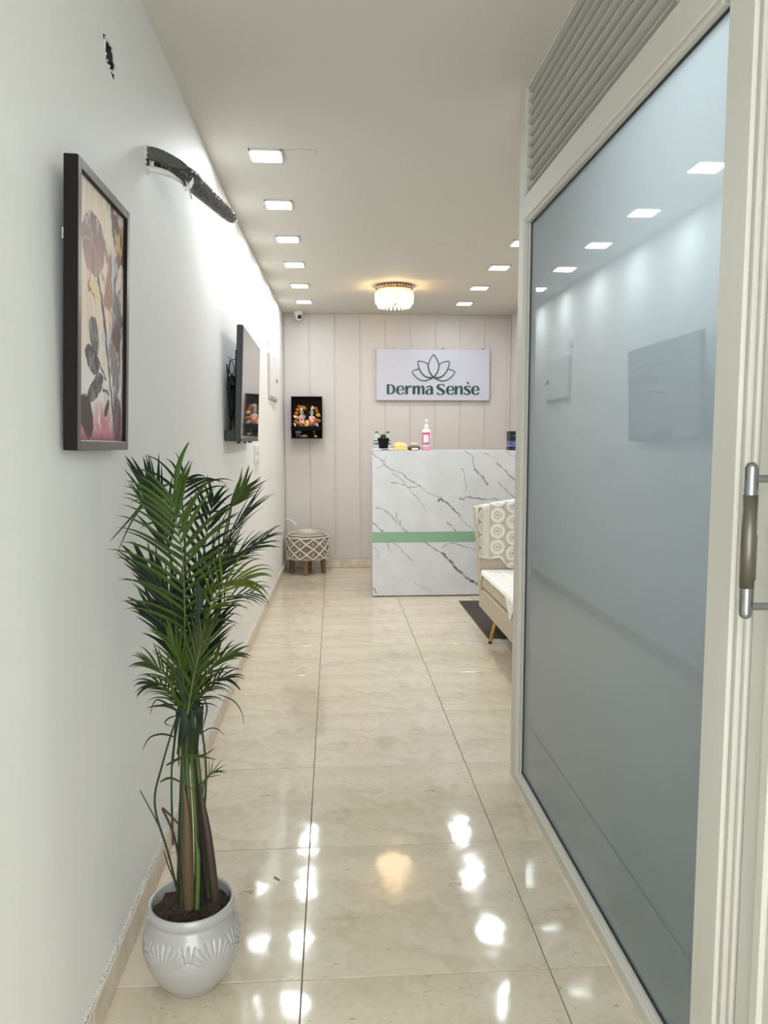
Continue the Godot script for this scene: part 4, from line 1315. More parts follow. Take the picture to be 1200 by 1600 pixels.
func build_shrine() -> void:
	var cx := -0.256
	var z := BACK + 0.002
	var yb := 1.316
	var o := thing("wall_shrine", "small dark wooden shrine box on the panelled wall above the stool", "shrine", v(cx, yb, z))
	var hw := 0.151
	var hh := 0.412
	var d := 0.13
	obj("back_panel", boxed(v(0, hh / 2, 0.006), v(hw * 2, hh, 0.012), 0.001), M.shrine_wood, o)
	obj("side_panel", boxed(v(-hw + 0.006, hh / 2, d / 2), v(0.012, hh, d), 0.002), M.shrine_black, o)
	obj("side_panel", boxed(v(hw - 0.006, hh / 2, d / 2), v(0.012, hh, d), 0.002), M.shrine_black, o)
	obj("roof_panel", boxed(v(0, hh - 0.006, d / 2 - 0.01), v(hw * 2, 0.012, d - 0.02), 0.002), M.shrine_black, o)
	obj("shelf", boxed(v(0, 0.112, d / 2 + 0.005), v(hw * 2 - 0.02, 0.012, d), 0.002), M.shrine_black, o)
	obj("floor_panel", boxed(v(0, 0.006, d / 2 + 0.015), v(hw * 2 + 0.006, 0.012, d + 0.03), 0.002), M.shrine_black, o)
	obj("lower_rail", boxed(v(0, 0.095, d + 0.02), v(hw * 2 + 0.006, 0.04, 0.012), 0.002), M.shrine_black, o)
	var arch := Shape.new()
	for i in 7:
		var t := PI * i / 6.0
		var c := v(-cos(t) * 0.078, 0.285 + sin(t) * 0.07, 0.014)
		var ring := []
		for k in 13:
			ring.append(c + v(cos(TAU * k / 12.0) * 0.018, sin(TAU * k / 12.0) * 0.018, 0))
		arch.tube(ring, [0.0022], 5)
	obj("carved_arch", arch, M.shrine_black, o)
	var fl_y := yb + 0.118
	# two small figures
	for q in [[-0.053, "small draped figure in a green cap at the left inside the shrine"], [0.048, "small draped figure in a green cap at the right inside the shrine"]]:
		var f := thing("figurine", q[1], "figurine", v(cx + q[0], fl_y, z + 0.05))
		var s := Shape.new()
		s.lathe([Vector2(0, 0), Vector2(0.036, 0), Vector2(0.034, 0.03), Vector2(0.024, 0.08), Vector2(0.014, 0.105), Vector2(0, 0.108)], 16)
		obj("robe", s, M.petal_pink, f)
		var hd := Shape.new()
		hd.lathe([Vector2(0, 0.104), Vector2(0.011, 0.108), Vector2(0.0165, 0.12), Vector2(0.015, 0.134), Vector2(0.0, 0.142)], 14)
		obj("head", hd, M.skin_pink, f)
		var cp := Shape.new()
		cp.lathe([Vector2(0.022, 0.130), Vector2(0.024, 0.134), Vector2(0.020, 0.150), Vector2(0.008, 0.158), Vector2(0, 0.16)], 16)
		obj("cap", cp, M.figure_green, f)
		for sd in [-1, 1]:
			var st := Shape.new()
			st.tube(spline([v(sd * 0.022, 0.10, 0.016), v(sd * 0.016, 0.06, 0.034), v(0.0, 0.03, 0.042)], 4), [0.0055], 6)
			obj("sash", st, M.petal_white, f)
	var ball := Shape.new()
	ball.lathe([Vector2(0, 0.019), Vector2(0.010, 0.0175), Vector2(0.012, 0.012), Vector2(0.0185, 0.011), Vector2(0.0175, 0.003), Vector2(0.022, 0.0), Vector2(0.018, -0.006), Vector2(0.013, -0.012), Vector2(0, -0.014)], 9, Vector3.ZERO, Basis(), false)
	var bm := ball.mesh()
	var spots := [[-0.105, 0.128, 0.03], [-0.095, 0.162, 0.03], [-0.080, 0.195, 0.03], [-0.062, 0.190, 0.026], [-0.022, 0.178, 0.026], [-0.034, 0.186, 0.03], [0.088, 0.176, 0.03], [0.100, 0.150, 0.03], [0.112, 0.118, 0.035], [0.118, 0.055, 0.06], [0.092, 0.060, 0.075], [0.035, 0.024, 0.10], [0.058, 0.030, 0.09], [-0.070, 0.024, 0.10], [-0.088, 0.034, 0.085], [-0.112, 0.048, 0.07], [-0.095, 0.085, 0.05], [0.02, 0.05, 0.075]]
	for i in spots.size():
		var q: Array = spots[i]
		var m := obj("marigold", bm, M.marigold)
		m.position = v(cx + q[0], fl_y + q[1] - 0.0, z + 0.012 + q[2])
		m.rotation = v(0.7 + rng.randf_range(-0.4, 0.4), rng.randf() * 3.0, rng.randf_range(-0.4, 0.4))
		tag(m, "small orange marigold heaped inside the dark shrine box", "flower", "marigolds in the shrine")
	var star := Shape.new()
	for i in 6:
		var t := TAU * i / 6.0
		star.tube([v(0, 0, 0), v(cos(t) * 0.012, 0.004, sin(t) * 0.012), v(cos(t) * 0.022, 0.003, sin(t) * 0.022)], [0.003, 0.0055, 0.0015], 5)
	var sm := star.mesh()
	var w := [[-0.056, 0.170, 0.04, 0], [0.045, 0.172, 0.04, 0], [0.058, 0.186, 0.035, 0], [-0.118, 0.094, 0.07, 0], [-0.098, 0.088, 0.08, 0], [-0.058, 0.096, 0.085, 1], [-0.040, 0.072, 0.09, 1], [-0.030, 0.095, 0.08, 1], [0.100, 0.108, 0.07, 2], [0.118, 0.112, 0.06, 2], [-0.120, 0.016, 0.10, 0], [-0.035, 0.038, 0.10, 0], [0.0, 0.044, 0.10, 2], [0.008, 0.022, 0.105, 2], [-0.012, 0.010, 0.11, 2], [0.10, 0.012, 0.105, 0], [0.072, 0.075, 0.085, 1]]
	for q in w:
		var m := obj("petal_flower", sm, [M.petal_white, M.petal_pink, M.petal_yellow][q[3]])
		m.position = v(cx + q[0], fl_y + q[1], z + 0.012 + q[2])
		m.rotation = v(1.2 + rng.randf_range(-0.3, 0.3), rng.randf() * 3.0, rng.randf_range(-0.5, 0.5))
		tag(m, ["small white flower among the marigolds in the shrine", "small pink flower among the marigolds in the shrine", "small pale yellow flower among the marigolds in the shrine"][q[3]], "flower", ["white flowers in the shrine", "pink flowers in the shrine", "yellow flowers in the shrine"][q[3]])
	tag(obj("cloth_bundle", boxed(v(-0.028 + cx, fl_y + 0.024, z + 0.10), v(0.028, 0.026, 0.02), 0.008), M.maroon), "tiny dark maroon cloth bundle at the front of the shrine", "cloth")
	tag(obj("folded_card", boxed(v(0.085 + cx, fl_y + 0.022, z + 0.095), v(0.05, 0.034, 0.02), 0.006, Basis(Vector3.BACK, 0.2)), M.grey_blue), "small grey blue packet at the right front of the shrine", "packet")
	# lower compartment
	var ly := yb + 0.012
	tag(obj("incense_box", boxed(v(cx - 0.085, ly + 0.05, z + 0.09), v(0.06, 0.02, 0.05), 0.003), M.grey_blue), "grey incense packet stacked in the lower shrine compartment", "box")
	tag(obj("matchbox", boxed(v(cx - 0.085, ly + 0.0201, z + 0.09), v(0.05, 0.038, 0.045), 0.003), M.carton_black), "black matchbox under the grey incense packet", "box")
	var cnd := Shape.new()
	cnd.box(v(0, 0.008, 0), v(0.075, 0.014, 0.03), 0.005)
	cnd.box(v(0.008, 0.021, 0), v(0.05, 0.012, 0.026), 0.005)
	tag(obj("brass_holder", cnd, M.brass, self, v(cx - 0.03, ly, z + 0.115)), "low brass incense holder in the lower shrine compartment", "holder")
	var lamp := Shape.new()
	lamp.lathe([Vector2(0, 0), Vector2(0.016, 0.002), Vector2(0.006, 0.008), Vector2(0.004, 0.04), Vector2(0.018, 0.052), Vector2(0.020, 0.058), Vector2(0.0, 0.054)], 14)
	tag(obj("oil_lamp", lamp, M.brass, self, v(cx + 0.075, ly, z + 0.10)), "small brass oil lamp on a stem in the lower shrine compartment", "lamp")
	tag(obj("white_cube", boxed(v(cx + 0.092, ly + 0.0075, z + 0.135), v(0.014, 0.014, 0.014), 0.003), M.petal_white), "tiny white camphor block beside the brass oil lamp", "block")


func build_stool() -> void:
	var o := thing("macrame_stool", "round stool with a cream macrame cover and wooden legs in the far left corner", "stool", v(-0.255, 0, -7.56))
	var r := 0.205
	var b := Shape.new()
	b.lathe([Vector2(0, 0.150), Vector2(r - 0.012, 0.150), Vector2(r - 0.004, 0.165), Vector2(r, 0.25), Vector2(r, 0.345), Vector2(r - 0.004, 0.362), Vector2(r - 0.05, 0.388), Vector2(r - 0.11, 0.408), Vector2(0.05, 0.418), Vector2(0, 0.418)], 40)
	obj("seat_cover", b, M.cotton_base, o)
	var n := 10
	for i in n:
		for dirn in [-1.0, 1.0]:
			for dbl in 2:
				var pts := []
				for k in 13:
					var t := k / 12.0
					var a: float = TAU * i / n + dirn * t * 4.0 * PI / n + dbl * 0.035
					pts.append(v(cos(a) * (r + 0.003), lerpf(0.352, 0.158, t), sin(a) * (r + 0.003)))
				var s := Shape.new()
				s.tube(pts, [0.0048], 6)
				obj("cord", s, M.cotton_cord, o)
	for y in [0.360, 0.262]:
		var ring := []
		for k in 41:
			var a := TAU * k / 40.0
			ring.append(v(cos(a) * (r + 0.001), y + 0.004 * sin(a * 10.0), sin(a) * (r + 0.001)))
		var s := Shape.new()
		s.tube(ring, [0.0065 if y > 0.3 else 0.003], 6, false)
		if y > 0.3:
			obj("rim_cord", s, M.cotton_cord, o)
	for rr in [0.185, 0.150, 0.115, 0.08, 0.045]:
		var ring := []
		for k in 61:
			var a := TAU * k / 60.0
			var y: float = 0.420 - pow(rr / 0.205, 2.6) * 0.046
			ring.append(v(cos(a) * rr, y + 0.003 * sin(a * 30.0), sin(a) * (rr)))
		var s := Shape.new()
		s.tube(ring, [0.0062], 6, false)
		obj("top_cord", s, M.cotton_cord, o)
	var kn := Shape.new()
	for i in n * 2:
		for row in 2:
			var a := PI / n * i + 0.017
			var y := 0.305 if (i + row) % 2 == 0 else 0.205
			for q in [[0.022, 0.0], [-0.022, 0.0], [0.0, 0.011], [0.0, -0.011]]:
				var aa: float = a + q[0] + (0.0 if i % 2 == row else PI / n * 0.0)
				kn.box(v(cos(aa) * (r + 0.002), y + q[1], sin(aa) * (r + 0.002)), v(0.009, 0.010, 0.009), 0.003, Basis(Vector3.UP, -aa))
	tag(obj("knot", kn, M.cotton_cord, o), "", "", "", "stuff")
	var fr := Shape.new()
	for i in 80:
		var a := TAU * i / 80.0
		var ln := 0.016 + 0.010 * absf(sin(a * 5.0))
		fr.tube([v(cos(a) * (r - 0.002), 0.168, sin(a) * (r - 0.002)), v(cos(a) * (r + 0.001), 0.168 - ln, sin(a) * (r + 0.001))], [0.004, 0.0025], 5)
	tag(obj("fringe", fr, M.cotton_cord, o), "", "", "", "stuff")
	for k in 4:
		var a := PI / 2 + TAU * k / 4.0 + 0.08
		var s := Shape.new()
		s.lathe([Vector2(0, 0), Vector2(0.021, 0), Vector2(0.023, 0.004), Vector2(0.027, 0.155), Vector2(0, 0.156)], 14, Vector3.ZERO, Basis.from_euler(v(-0.06 * sin(a), 0, 0.06 * cos(a))))
		obj("leg", s, M.leg_wood, o, v(cos(a) * 0.158, 0, sin(a) * 0.158))


func build_sofa() -> void:
	var o := thing("sofa", "beige upholstered sofa with lace covers and slim gold legs beside the partition", "sofa", v(1.35, 0, -4.45))
	var L := func(q: Vector3) -> Vector3: return q - o.position
	obj("base", boxed(L.call(v(1.36, 0.224, -4.45)), v(0.715, 0.145, 1.56), 0.012), M.sofa_fabric, o)
	obj("seat_cushion", boxed(L.call(v(1.33, 0.361, -4.45)), v(0.66, 0.130, 1.36), 0.024), M.sofa_fabric, o)
	obj("backrest", boxed(L.call(v(1.68, 0.62, -4.45)), v(0.15, 0.66, 1.58), 0.03), M.sofa_fabric, o)
	var arm := PackedVector2Array([Vector2(0.996, 0.30), Vector2(0.982, 0.55), Vector2(0.962, 0.82), Vector2(0.970, 0.845), Vector2(1.05, 0.862), Vector2(1.22, 0.891), Vector2(1.45, 0.925), Vector2(1.72, 0.95), Vector2(1.72, 0.30)])
	for z in [-5.118, -3.66]:
		var s := Shape.new()
		s.prism(arm, 0.115, Transform3D(Basis(), v(0, 0, z) - o.position))
		obj("armrest", s, M.sofa_fabric, o)
		var pts := []
		for i in range(1, 8):
			pts.append(L.call(v(arm[i].x - 0.001, arm[i].y, z)))
		var e := Shape.new()
		e.tube(spline(pts, 3), [0.004], 6)
		obj("piping", e, M.sofa_fabric, o)
	for q in [[v(1.0, 0, -4.825), v(1.035, 0.152, -4.80)], [v(1.0, 0, -4.05), v(1.035, 0.152, -4.08)], [v(1.66, 0.0095, -5.1), v(1.63, 0.152, -5.06)], [v(1.66, 0, -3.82), v(1.63, 0.152, -3.86)]]:
		var s := Shape.new()
		s.tube([L.call((q[0] as Vector3).lerp(q[1], 0.08)), L.call(q[1])], [0.0105, 0.016], 14)
		var lg := obj("leg", s, M.gold, o)
		var f := Shape.new()
		f.tube([L.call(q[0]), L.call((q[0] as Vector3).lerp(q[1], 0.09))], [0.0105, 0.0112], 14)
		obj("foot_cap", f, M.black_rubber, lg)

	# lace over the far arm
	var z0 := -5.113
	var sh := Shape.new()
	var left := func(y: float) -> float: return lerpf(0.985, 0.957, clampf((y - 0.5) / 0.34, 0, 1))
	var topy := func(x: float) -> float:
		var q := [[0.957, 0.846], [1.05, 0.866], [1.22, 0.895], [1.45, 0.929], [1.70, 0.953]]
		for i in q.size() - 1:
			if x <= q[i + 1][0]:
				return lerpf(q[i][1], q[i + 1][1], clampf((x - q[i][0]) / (q[i + 1][0] - q[i][0]), 0, 1))
		return 0.953
	var lowy := func(x: float) -> float: return lerpf(0.520, 0.452, smoothstep(1.085, 1.175, x)) - 0.014 * absf(sin((x - 0.96) * 22.0))
	var nx := 40
	var ny := 16
	var pt := func(i: int, j: int) -> Vector3:
		var f := float(i) / nx
		var x: float = lerpf(0.957, 1.68, f)
		var ty: float = topy.call(x)
		var by: float = lowy.call(x)
		var y := 0.0
		if j == 0: return v(x, ty - 0.05, -5.239)
		if j == 1: return v(x, ty + 0.004, -5.234)
		y = lerpf(ty + 0.004, by, float(j - 2) / (ny - 2))
		x += (left.call(y) - 0.957) * (1.0 - f)
		return v(x, y, z0 + 0.003 * sin(x * 40.0) * float(j) / ny + 0.002)
	var uv := func(q: Vector3, j: int) -> Vector2:
		var x := q.x - 0.957
		var by: float = lowy.call(q.x)
		return Vector2(x / 0.75, (0.875 - q.y) / 0.42 if j > 1 else 0.02)
	for i in nx:
		for j in ny:
			var a: Vector3 = pt.call(i, j); var b: Vector3 = pt.call(i + 1, j); var c: Vector3 = pt.call(i + 1, j + 1); var d: Vector3 = pt.call(i, j + 1)
			sh.quad(a, b, c, d, 3, uv.call(a, j), uv.call(b, j), uv.call(c, j + 1), uv.call(d, j + 1))
	# the flap round the arm's front edge
	for j in range(2, ny):
		var a: Vector3 = pt.call(0, j)
		var d: Vector3 = pt.call(0, j + 1)
		var back := v(-0.002, 0, -0.115)
		sh.quad(a, a + back, d + back, d, 3, Vector2(0.01, 0.3), Vector2(0.03, 0.3), Vector2(0.03, 0.32), Vector2(0.01, 0.32))
	var hem := []
	for i in nx + 1:
		hem.append(pt.call(i, ny) - v(0, 0, -0.001))
	var lc := obj("lace_cover", sh, M.lace)
	var hs := Shape.new()
	hs.tube(hem, [0.0028], 5)
	obj("hem", hs, M.lace_thread, lc)
	tag(lc, "cream crochet lace with round rosettes draped over the sofa arm", "lace cover")

	# lace over the seat, its points hanging over the front edge
	var st := Shape.new()
	var nz := 60
	var drop := func(z: float) -> float:
		var t := fposmod(-5.075 - z + 0.0, 0.62) / 0.62
		return 0.022 + 0.115 * pow(maxf(0.0, 1.0 - absf(t - (0.16 if z < -4.75 else 0.62)) / 0.2), 1.0)
	var sp := func(k: int, j: int) -> Vector3:
		var z := lerpf(-5.10, -3.80, float(k) / nz)
		var dr: float = drop.call(z)
		if j < 6: return v(lerpf(1.55, 0.996, j / 5.0), 0.4305 + 0.0015 * sin(z * 50.0 + j), z)
		var f := float(j - 5) / 3.0
		return v(0.992 - 0.006 * f, 0.4275 - dr * f, z)
	for k in nz:
		for j in 8:
			var a: Vector3 = sp.call(k, j); var b: Vector3 = sp.call(k + 1, j); var c: Vector3 = sp.call(k + 1, j + 1); var d: Vector3 = sp.call(k, j + 1)
			var g := func(q: Vector3, jj: int) -> Vector2:
				return Vector2((q.x + (q.y - 0.43) * -1.0) * 1.6, q.z * 1.6)
			st.quad(a, b, c, d, 3, g.call(a, j), g.call(b, j), g.call(c, j + 1), g.call(d, j + 1))
	tag(obj("lace_cover", st, M.lace_plain), "white lace cloth on the sofa seat with points hanging over its edge", "lace cover")

	var m := thing("doormat", "dark grey rectangular mat on the floor between the desk and the sofa", "mat", v(1.39, 0, -5.52))
	obj("pile", boxed(v(0, 0.0045, 0), v(0.76, 0.009, 1.17), 0.003), M.doormat, m)


# ---------------------------------------------------------------- the palm in the foreground
var palm: Node3D
var leaf_count := 0
var mass: Shape
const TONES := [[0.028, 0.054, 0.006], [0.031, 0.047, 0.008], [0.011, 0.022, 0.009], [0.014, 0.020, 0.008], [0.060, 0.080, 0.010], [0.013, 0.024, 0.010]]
const STEMS := [[0.034, 0.062, 0.013], [0.055, 0.090, 0.016], [0.020, 0.022, 0.012], [0.022, 0.036, 0.012], [0.036, 0.022, 0.016], [0.075, 0.046, 0.020]]


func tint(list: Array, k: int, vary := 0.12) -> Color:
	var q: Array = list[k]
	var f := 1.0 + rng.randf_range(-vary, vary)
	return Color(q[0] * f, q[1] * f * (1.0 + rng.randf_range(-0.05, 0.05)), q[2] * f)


func keep_off_wall(q: Vector3) -> Vector3:
	q.x = maxf(q.x, WALL - palm.position.x + 0.008)
	return q


# one folded, tapering leaf blade along a path
func leaf_strip(sh: Shape, path: Array, wide: float, facing: Vector3, base: Color, tip: Color, fold := 0.22, blunt := 0.8) -> void:
	var n := path.size()
	var rows := []
	for i in n:
		var t := float(i) / (n - 1)
		var dir: Vector3 = (path[mini(i + 1, n - 1)] - path[maxi(i - 1, 0)]).normalized()
		var side := dir.cross(facing).normalized()
		var nrm := side.cross(dir)
		var w := wide * 0.5 * pow(clampf(t * 2.6 + 0.22, 0.0, 1.0), 0.7) * pow(maxf(0.0, 1.0 - t), blunt)
		var p: Vector3 = path[i]
		rows.append([p - side * w - nrm * w * fold, p, p + side * w - nrm * w * fold, base.lerp(tip, smoothstep(0.72, 1.0, t))])
	for i in n - 1:
		var a: Array = rows[i]
		var b: Array = rows[i + 1]
		for k in 2:
			sh.tri(a[k], b[k], b[k + 1], 2 + k, Vector2.ZERO, Vector2.ZERO, Vector2.ZERO, a[3], b[3], b[3])
			if i < n - 1:
				sh.tri(a[k], b[k + 1], a[k + 1], 2 + k, Vector2.ZERO, Vector2.ZERO, Vector2.ZERO, a[3], b[3], a[3])


func frond(ctrl: Array, pairs: int, ln: float, ang: float, wide: float, droop: float, tone: int, t0: float) -> void:
	var path := spline(ctrl, 8)
	var rs := Shape.new()
	var rc := tint(STEMS, 1 if tone in [0, 1, 4] else 3)
	rs.tube(path, [0.0034, 0.0028, 0.0016, 0.0008], 6, true, 1, rc)
	var o := MeshInstance3D.new()
	o = obj("frond", rs.mesh(true), M.palm_stem, palm)
	var n := path.size() - 1
	for i in pairs:
		for sd in [-1.0, 1.0]:
			var s := (i + (0.25 if sd > 0 else 0.0)) / float(pairs)
			var t := t0 + (0.995 - t0) * s
			var f := t * n
			var k := mini(int(f), n - 1)
			var p: Vector3 = (path[k] as Vector3).lerp(path[k + 1], f - k)
			var tan_: Vector3 = ((path[k + 1] as Vector3) - path[k]).normalized()
			var nrm := v(0.0, 0.25, 1.0) + v(rng.randf_range(-0.2, 0.2), rng.randf_range(-0.1, 0.1), 0)
			nrm = (nrm - tan_ * nrm.dot(tan_)).normalized()
			var side: Vector3 = tan_.cross(nrm) * sd
			var a := deg_to_rad(ang * (1.25 - 0.75 * s) + rng.randf_range(-6.0, 6.0))
			var dir: Vector3 = (tan_ * cos(a) + side * sin(a) + nrm * rng.randf_range(-0.05, 0.2)).normalized()
			var l := ln * (0.72 + 0.5 * sin(PI * clampf(s * 0.8 + 0.15, 0, 1)) - 0.25 * s) * rng.randf_range(0.9, 1.08)
			var pts := [keep_off_wall(p)]
			var d := dir
			var steps := 8
			for q in steps:
				var e := float(q + 1) / steps
				d = (d + Vector3.DOWN * droop * 0.42 * e * e + nrm * 0.01).normalized()
				p += d * l / steps
				pts.append(keep_off_wall(p))
			var base := tint(TONES, tone, 0.2)
			var tip := base
			if rng.randf() < 0.35:
				tip = base.lerp(Color(0.10, 0.06, 0.03), 0.8)
			var sh: Shape = Shape.new() if leaf_count < 296 else mass
			leaf_strip(sh, pts, wide * rng.randf_range(0.85, 1.12), nrm, base, tip)
			if leaf_count < 296:
				obj("leaflet", sh.mesh(true), M.palm_leaf, o)
			leaf_count += 1


func blade(ctrl: Array, wide: float, tone: int) -> void:
	var pts := spline(ctrl, 5)
	for i in pts.size():
		pts[i] = keep_off_wall(pts[i])
	var base := tint(TONES, tone)
	var sh := Shape.new()
	leaf_strip(sh, pts, wide, v(0.1, 0.25, 1.0).normalized(), base, base.lerp(Color(0.10, 0.07, 0.03), 0.4), 0.2, 0.6)
	obj("leaf_blade", sh.mesh(true), M.palm_leaf, palm)


func stem(ctrl: Array, radii: Array, tone: int) -> void:
	var s := Shape.new()
	var pts := spline(ctrl, 5)
	for i in pts.size():
		pts[i] = keep_off_wall(pts[i])
	s.tube(pts, radii, 8, true, 1, tint(STEMS, tone))
	obj("stem", s.mesh(true), M.palm_stem, palm)


func build_palm() -> void:
	palm = thing("potted_palm", "tall areca palm tied with string in a white glazed pot against the left wall", "potted plant", v(-0.347, 0, -1.795))
	mass = Shape.new()
	# pot with pressed leaf fans
	var prof := [Vector2(0, 0.004), Vector2(0.058, 0.003), Vector2(0.064, 0.0), Vector2(0.068, 0.003), Vector2(0.076, 0.013), Vector2(0.091, 0.033), Vector2(0.104, 0.058), Vector2(0.113, 0.084), Vector2(0.1165, 0.110), Vector2(0.1145, 0.134), Vector2(0.107, 0.157), Vector2(0.0995, 0.170), Vector2(0.0965, 0.177), Vector2(0.0985, 0.183), Vector2(0.1025, 0.189), Vector2(0.104, 0.198), Vector2(0.1025, 0.205), Vector2(0.0985, 0.210), Vector2(0.094, 0.208), Vector2(0.0915, 0.199), Vector2(0.089, 0.165)]
	var fine := []
	for i in prof.size() - 1:
		var a: Vector2 = prof[i]
		var b: Vector2 = prof[i + 1]
		var steps := maxi(1, int(absf(b.y - a.y) / 0.0013))
		for k in steps:
			fine.append(a.cubic_interpolate(b, prof[maxi(i - 1, 0)], prof[mini(i + 2, prof.size() - 1)], float(k) / steps))
	fine.append(prof[prof.size() - 1])
	var seg := 360
	var fans := 6
	var disp := func(ang: float, y: float) -> float:
		if y < 0.04 or y > 0.171: return 0.0
		var out := 0.0
		var cell := TAU / fans
		for q in [[0.0, 0.092, 0.020, 0.070, 1.33, 0.14], [0.5, 0.090, 0.010, 0.070, 0.40, 0.14]]:
			var u := (fposmod(ang + q[0] * cell, cell) - cell / 2) * 0.114
			var w: float = y - q[1]
			var rho := sqrt(u * u + w * w)
			var phi := atan2(u, w)
			if absf(phi) > q[4] or rho < q[2] or rho > q[3]: continue
			var blade_ := pow(maxf(0.0, cos(phi / q[5] * PI)), 1.3)
			var win: float = smoothstep(q[2], q[2] + 0.018, rho) * smoothstep(q[3], q[3] - 0.01, rho)
			out -= 0.0032 * blade_ * win
		return out
	var pot := Shape.new()
	var ring := []
	for q in fine:
		var row := PackedVector3Array()
		for s in seg:
			var a := TAU * s / seg
			var r: float = q.x + (disp.call(a, q.y) if q.x > 0.05 else 0.0)
			row.append(v(cos(a) * r, q.y, sin(a) * r))
		ring.append(row)
	for i in fine.size() - 1:
		for s in seg:
			var s2 := (s + 1) % seg
			pot.quad(ring[i][s], ring[i][s2], ring[i + 1][s2], ring[i + 1][s], 1)
	pot.fix(0)
	obj("pot", pot, M.glazed_ceramic, palm).rotation.y = 0.62
	var so := Shape.new()
	var n1 := fnl(22.0, 3, 7)
	var sp := func(i: int, s: int) -> Vector3:
		var r := 0.0895 * i / 12.0
		var a := TAU * s / 40.0
		var x := cos(a) * r
		var z := sin(a) * r
		return v(x, 0.186 + 0.012 * n1.get_noise_2d(x * 2.0, z * 2.0) + 0.012 * exp(-r * r * 600.0), z)
	for i in 12:
		for s in 40:
			so.quad(sp.call(i, s), sp.call(i + 1, s), sp.call(i + 1, s + 1), sp.call(i, s + 1), 1)
	so.fix(0)
	obj("soil", so, M.soil, palm)
	for i in 26:
		var a := rng.randf() * TAU
		var r := rng.randf_range(0.02, 0.08)
		var c := Shape.new()
		var e := rng.randf_range(0.004, 0.009)
		c.box(Vector3.ZERO, v(e * 1.4, e, e), e * 0.3, Basis.from_euler(v(rng.randf() * 3, rng.randf() * 3, 0)))
		obj("soil_clod", c, M.soil, palm, v(cos(a) * r, 0.190, sin(a) * r))
	frond([v(0.001,0.681,0.020), v(0.012,0.881,0.060), v(0.018,1.054,0.100), v(-0.000,1.187,0.110)], 17, 0.157, 47, 0.0139, 0.45, 0, 0.34)
	frond([v(-0.016,0.830,-0.050), v(-0.039,0.998,-0.070), v(-0.067,1.112,-0.090), v(-0.092,1.194,-0.090)], 9, 0.133, 17, 0.0152, 0.10, 2, 0.45)
	frond([v(0.010,0.760,-0.020), v(0.038,0.945,-0.020), v(0.086,1.110,0.000), v(0.145,1.197,0.020)], 7, 0.075, 17, 0.0094, 0.06, 1, 0.80)
	frond([v(0.022,0.781,0.000), v(0.060,0.954,0.030), v(0.098,1.072,0.030), v(0.159,1.156,0.020)], 9, 0.107, 16, 0.0052, 0.25, 3, 0.45)
	frond([v(0.014,0.757,0.020), v(0.056,0.927,0.040), v(0.113,1.029,0.040), v(0.200,1.093,0.030)], 9, 0.072, 20, 0.0043, 0.50, 3, 0.50)
	frond([v(0.014,0.727,0.020), v(0.054,0.855,0.050), v(0.100,0.945,0.060), v(0.165,0.964,0.050)], 9, 0.081, 30, 0.0049, 0.90, 3, 0.40)
	frond([v(0.026,0.803,0.020), v(0.070,0.958,0.050), v(0.119,1.044,0.060), v(0.187,1.077,0.050)], 8, 0.081, 20, 0.0065, 0.30, 3, 0.45)
	frond([v(0.022,0.793,0.040), v(0.067,0.918,0.080), v(0.109,0.994,0.100), v(0.159,1.003,0.100)], 11, 0.096, 34, 0.0080, 0.80, 4, 0.40)
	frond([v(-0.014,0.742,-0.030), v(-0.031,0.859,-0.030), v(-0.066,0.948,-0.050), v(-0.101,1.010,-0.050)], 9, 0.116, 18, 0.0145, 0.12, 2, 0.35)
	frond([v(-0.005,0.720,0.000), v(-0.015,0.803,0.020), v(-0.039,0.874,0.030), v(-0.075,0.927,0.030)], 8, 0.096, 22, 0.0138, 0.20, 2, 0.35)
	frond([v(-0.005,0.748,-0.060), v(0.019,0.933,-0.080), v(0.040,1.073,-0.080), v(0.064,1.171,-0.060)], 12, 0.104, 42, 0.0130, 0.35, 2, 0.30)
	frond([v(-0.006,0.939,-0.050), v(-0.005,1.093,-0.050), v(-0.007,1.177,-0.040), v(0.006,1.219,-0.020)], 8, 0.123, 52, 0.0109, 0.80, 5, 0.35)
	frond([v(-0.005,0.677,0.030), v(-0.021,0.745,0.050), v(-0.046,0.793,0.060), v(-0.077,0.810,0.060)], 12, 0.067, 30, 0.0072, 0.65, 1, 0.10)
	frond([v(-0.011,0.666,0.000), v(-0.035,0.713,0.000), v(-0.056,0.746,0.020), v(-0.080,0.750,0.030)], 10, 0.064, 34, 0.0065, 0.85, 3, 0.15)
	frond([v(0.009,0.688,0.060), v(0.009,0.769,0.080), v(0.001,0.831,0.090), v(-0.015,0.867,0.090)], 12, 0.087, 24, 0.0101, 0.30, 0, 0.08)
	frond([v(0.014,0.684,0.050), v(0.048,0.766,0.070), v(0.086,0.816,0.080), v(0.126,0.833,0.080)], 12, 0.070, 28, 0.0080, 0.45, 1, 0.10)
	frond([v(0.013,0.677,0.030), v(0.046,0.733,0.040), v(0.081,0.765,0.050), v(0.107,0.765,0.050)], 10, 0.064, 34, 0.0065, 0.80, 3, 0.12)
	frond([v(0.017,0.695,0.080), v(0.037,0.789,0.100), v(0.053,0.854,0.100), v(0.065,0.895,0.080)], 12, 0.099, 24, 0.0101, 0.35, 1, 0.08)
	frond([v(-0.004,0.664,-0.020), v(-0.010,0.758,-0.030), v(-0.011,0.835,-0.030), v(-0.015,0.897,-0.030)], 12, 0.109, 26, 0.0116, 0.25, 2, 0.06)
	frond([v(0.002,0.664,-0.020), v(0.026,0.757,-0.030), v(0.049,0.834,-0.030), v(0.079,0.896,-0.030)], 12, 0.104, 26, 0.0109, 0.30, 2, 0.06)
	frond([v(0.000,0.689,0.000), v(0.019,0.818,0.020), v(0.024,0.916,0.020), v(0.040,0.990,0.020)], 11, 0.122, 26, 0.0116, 0.30, 2, 0.15)
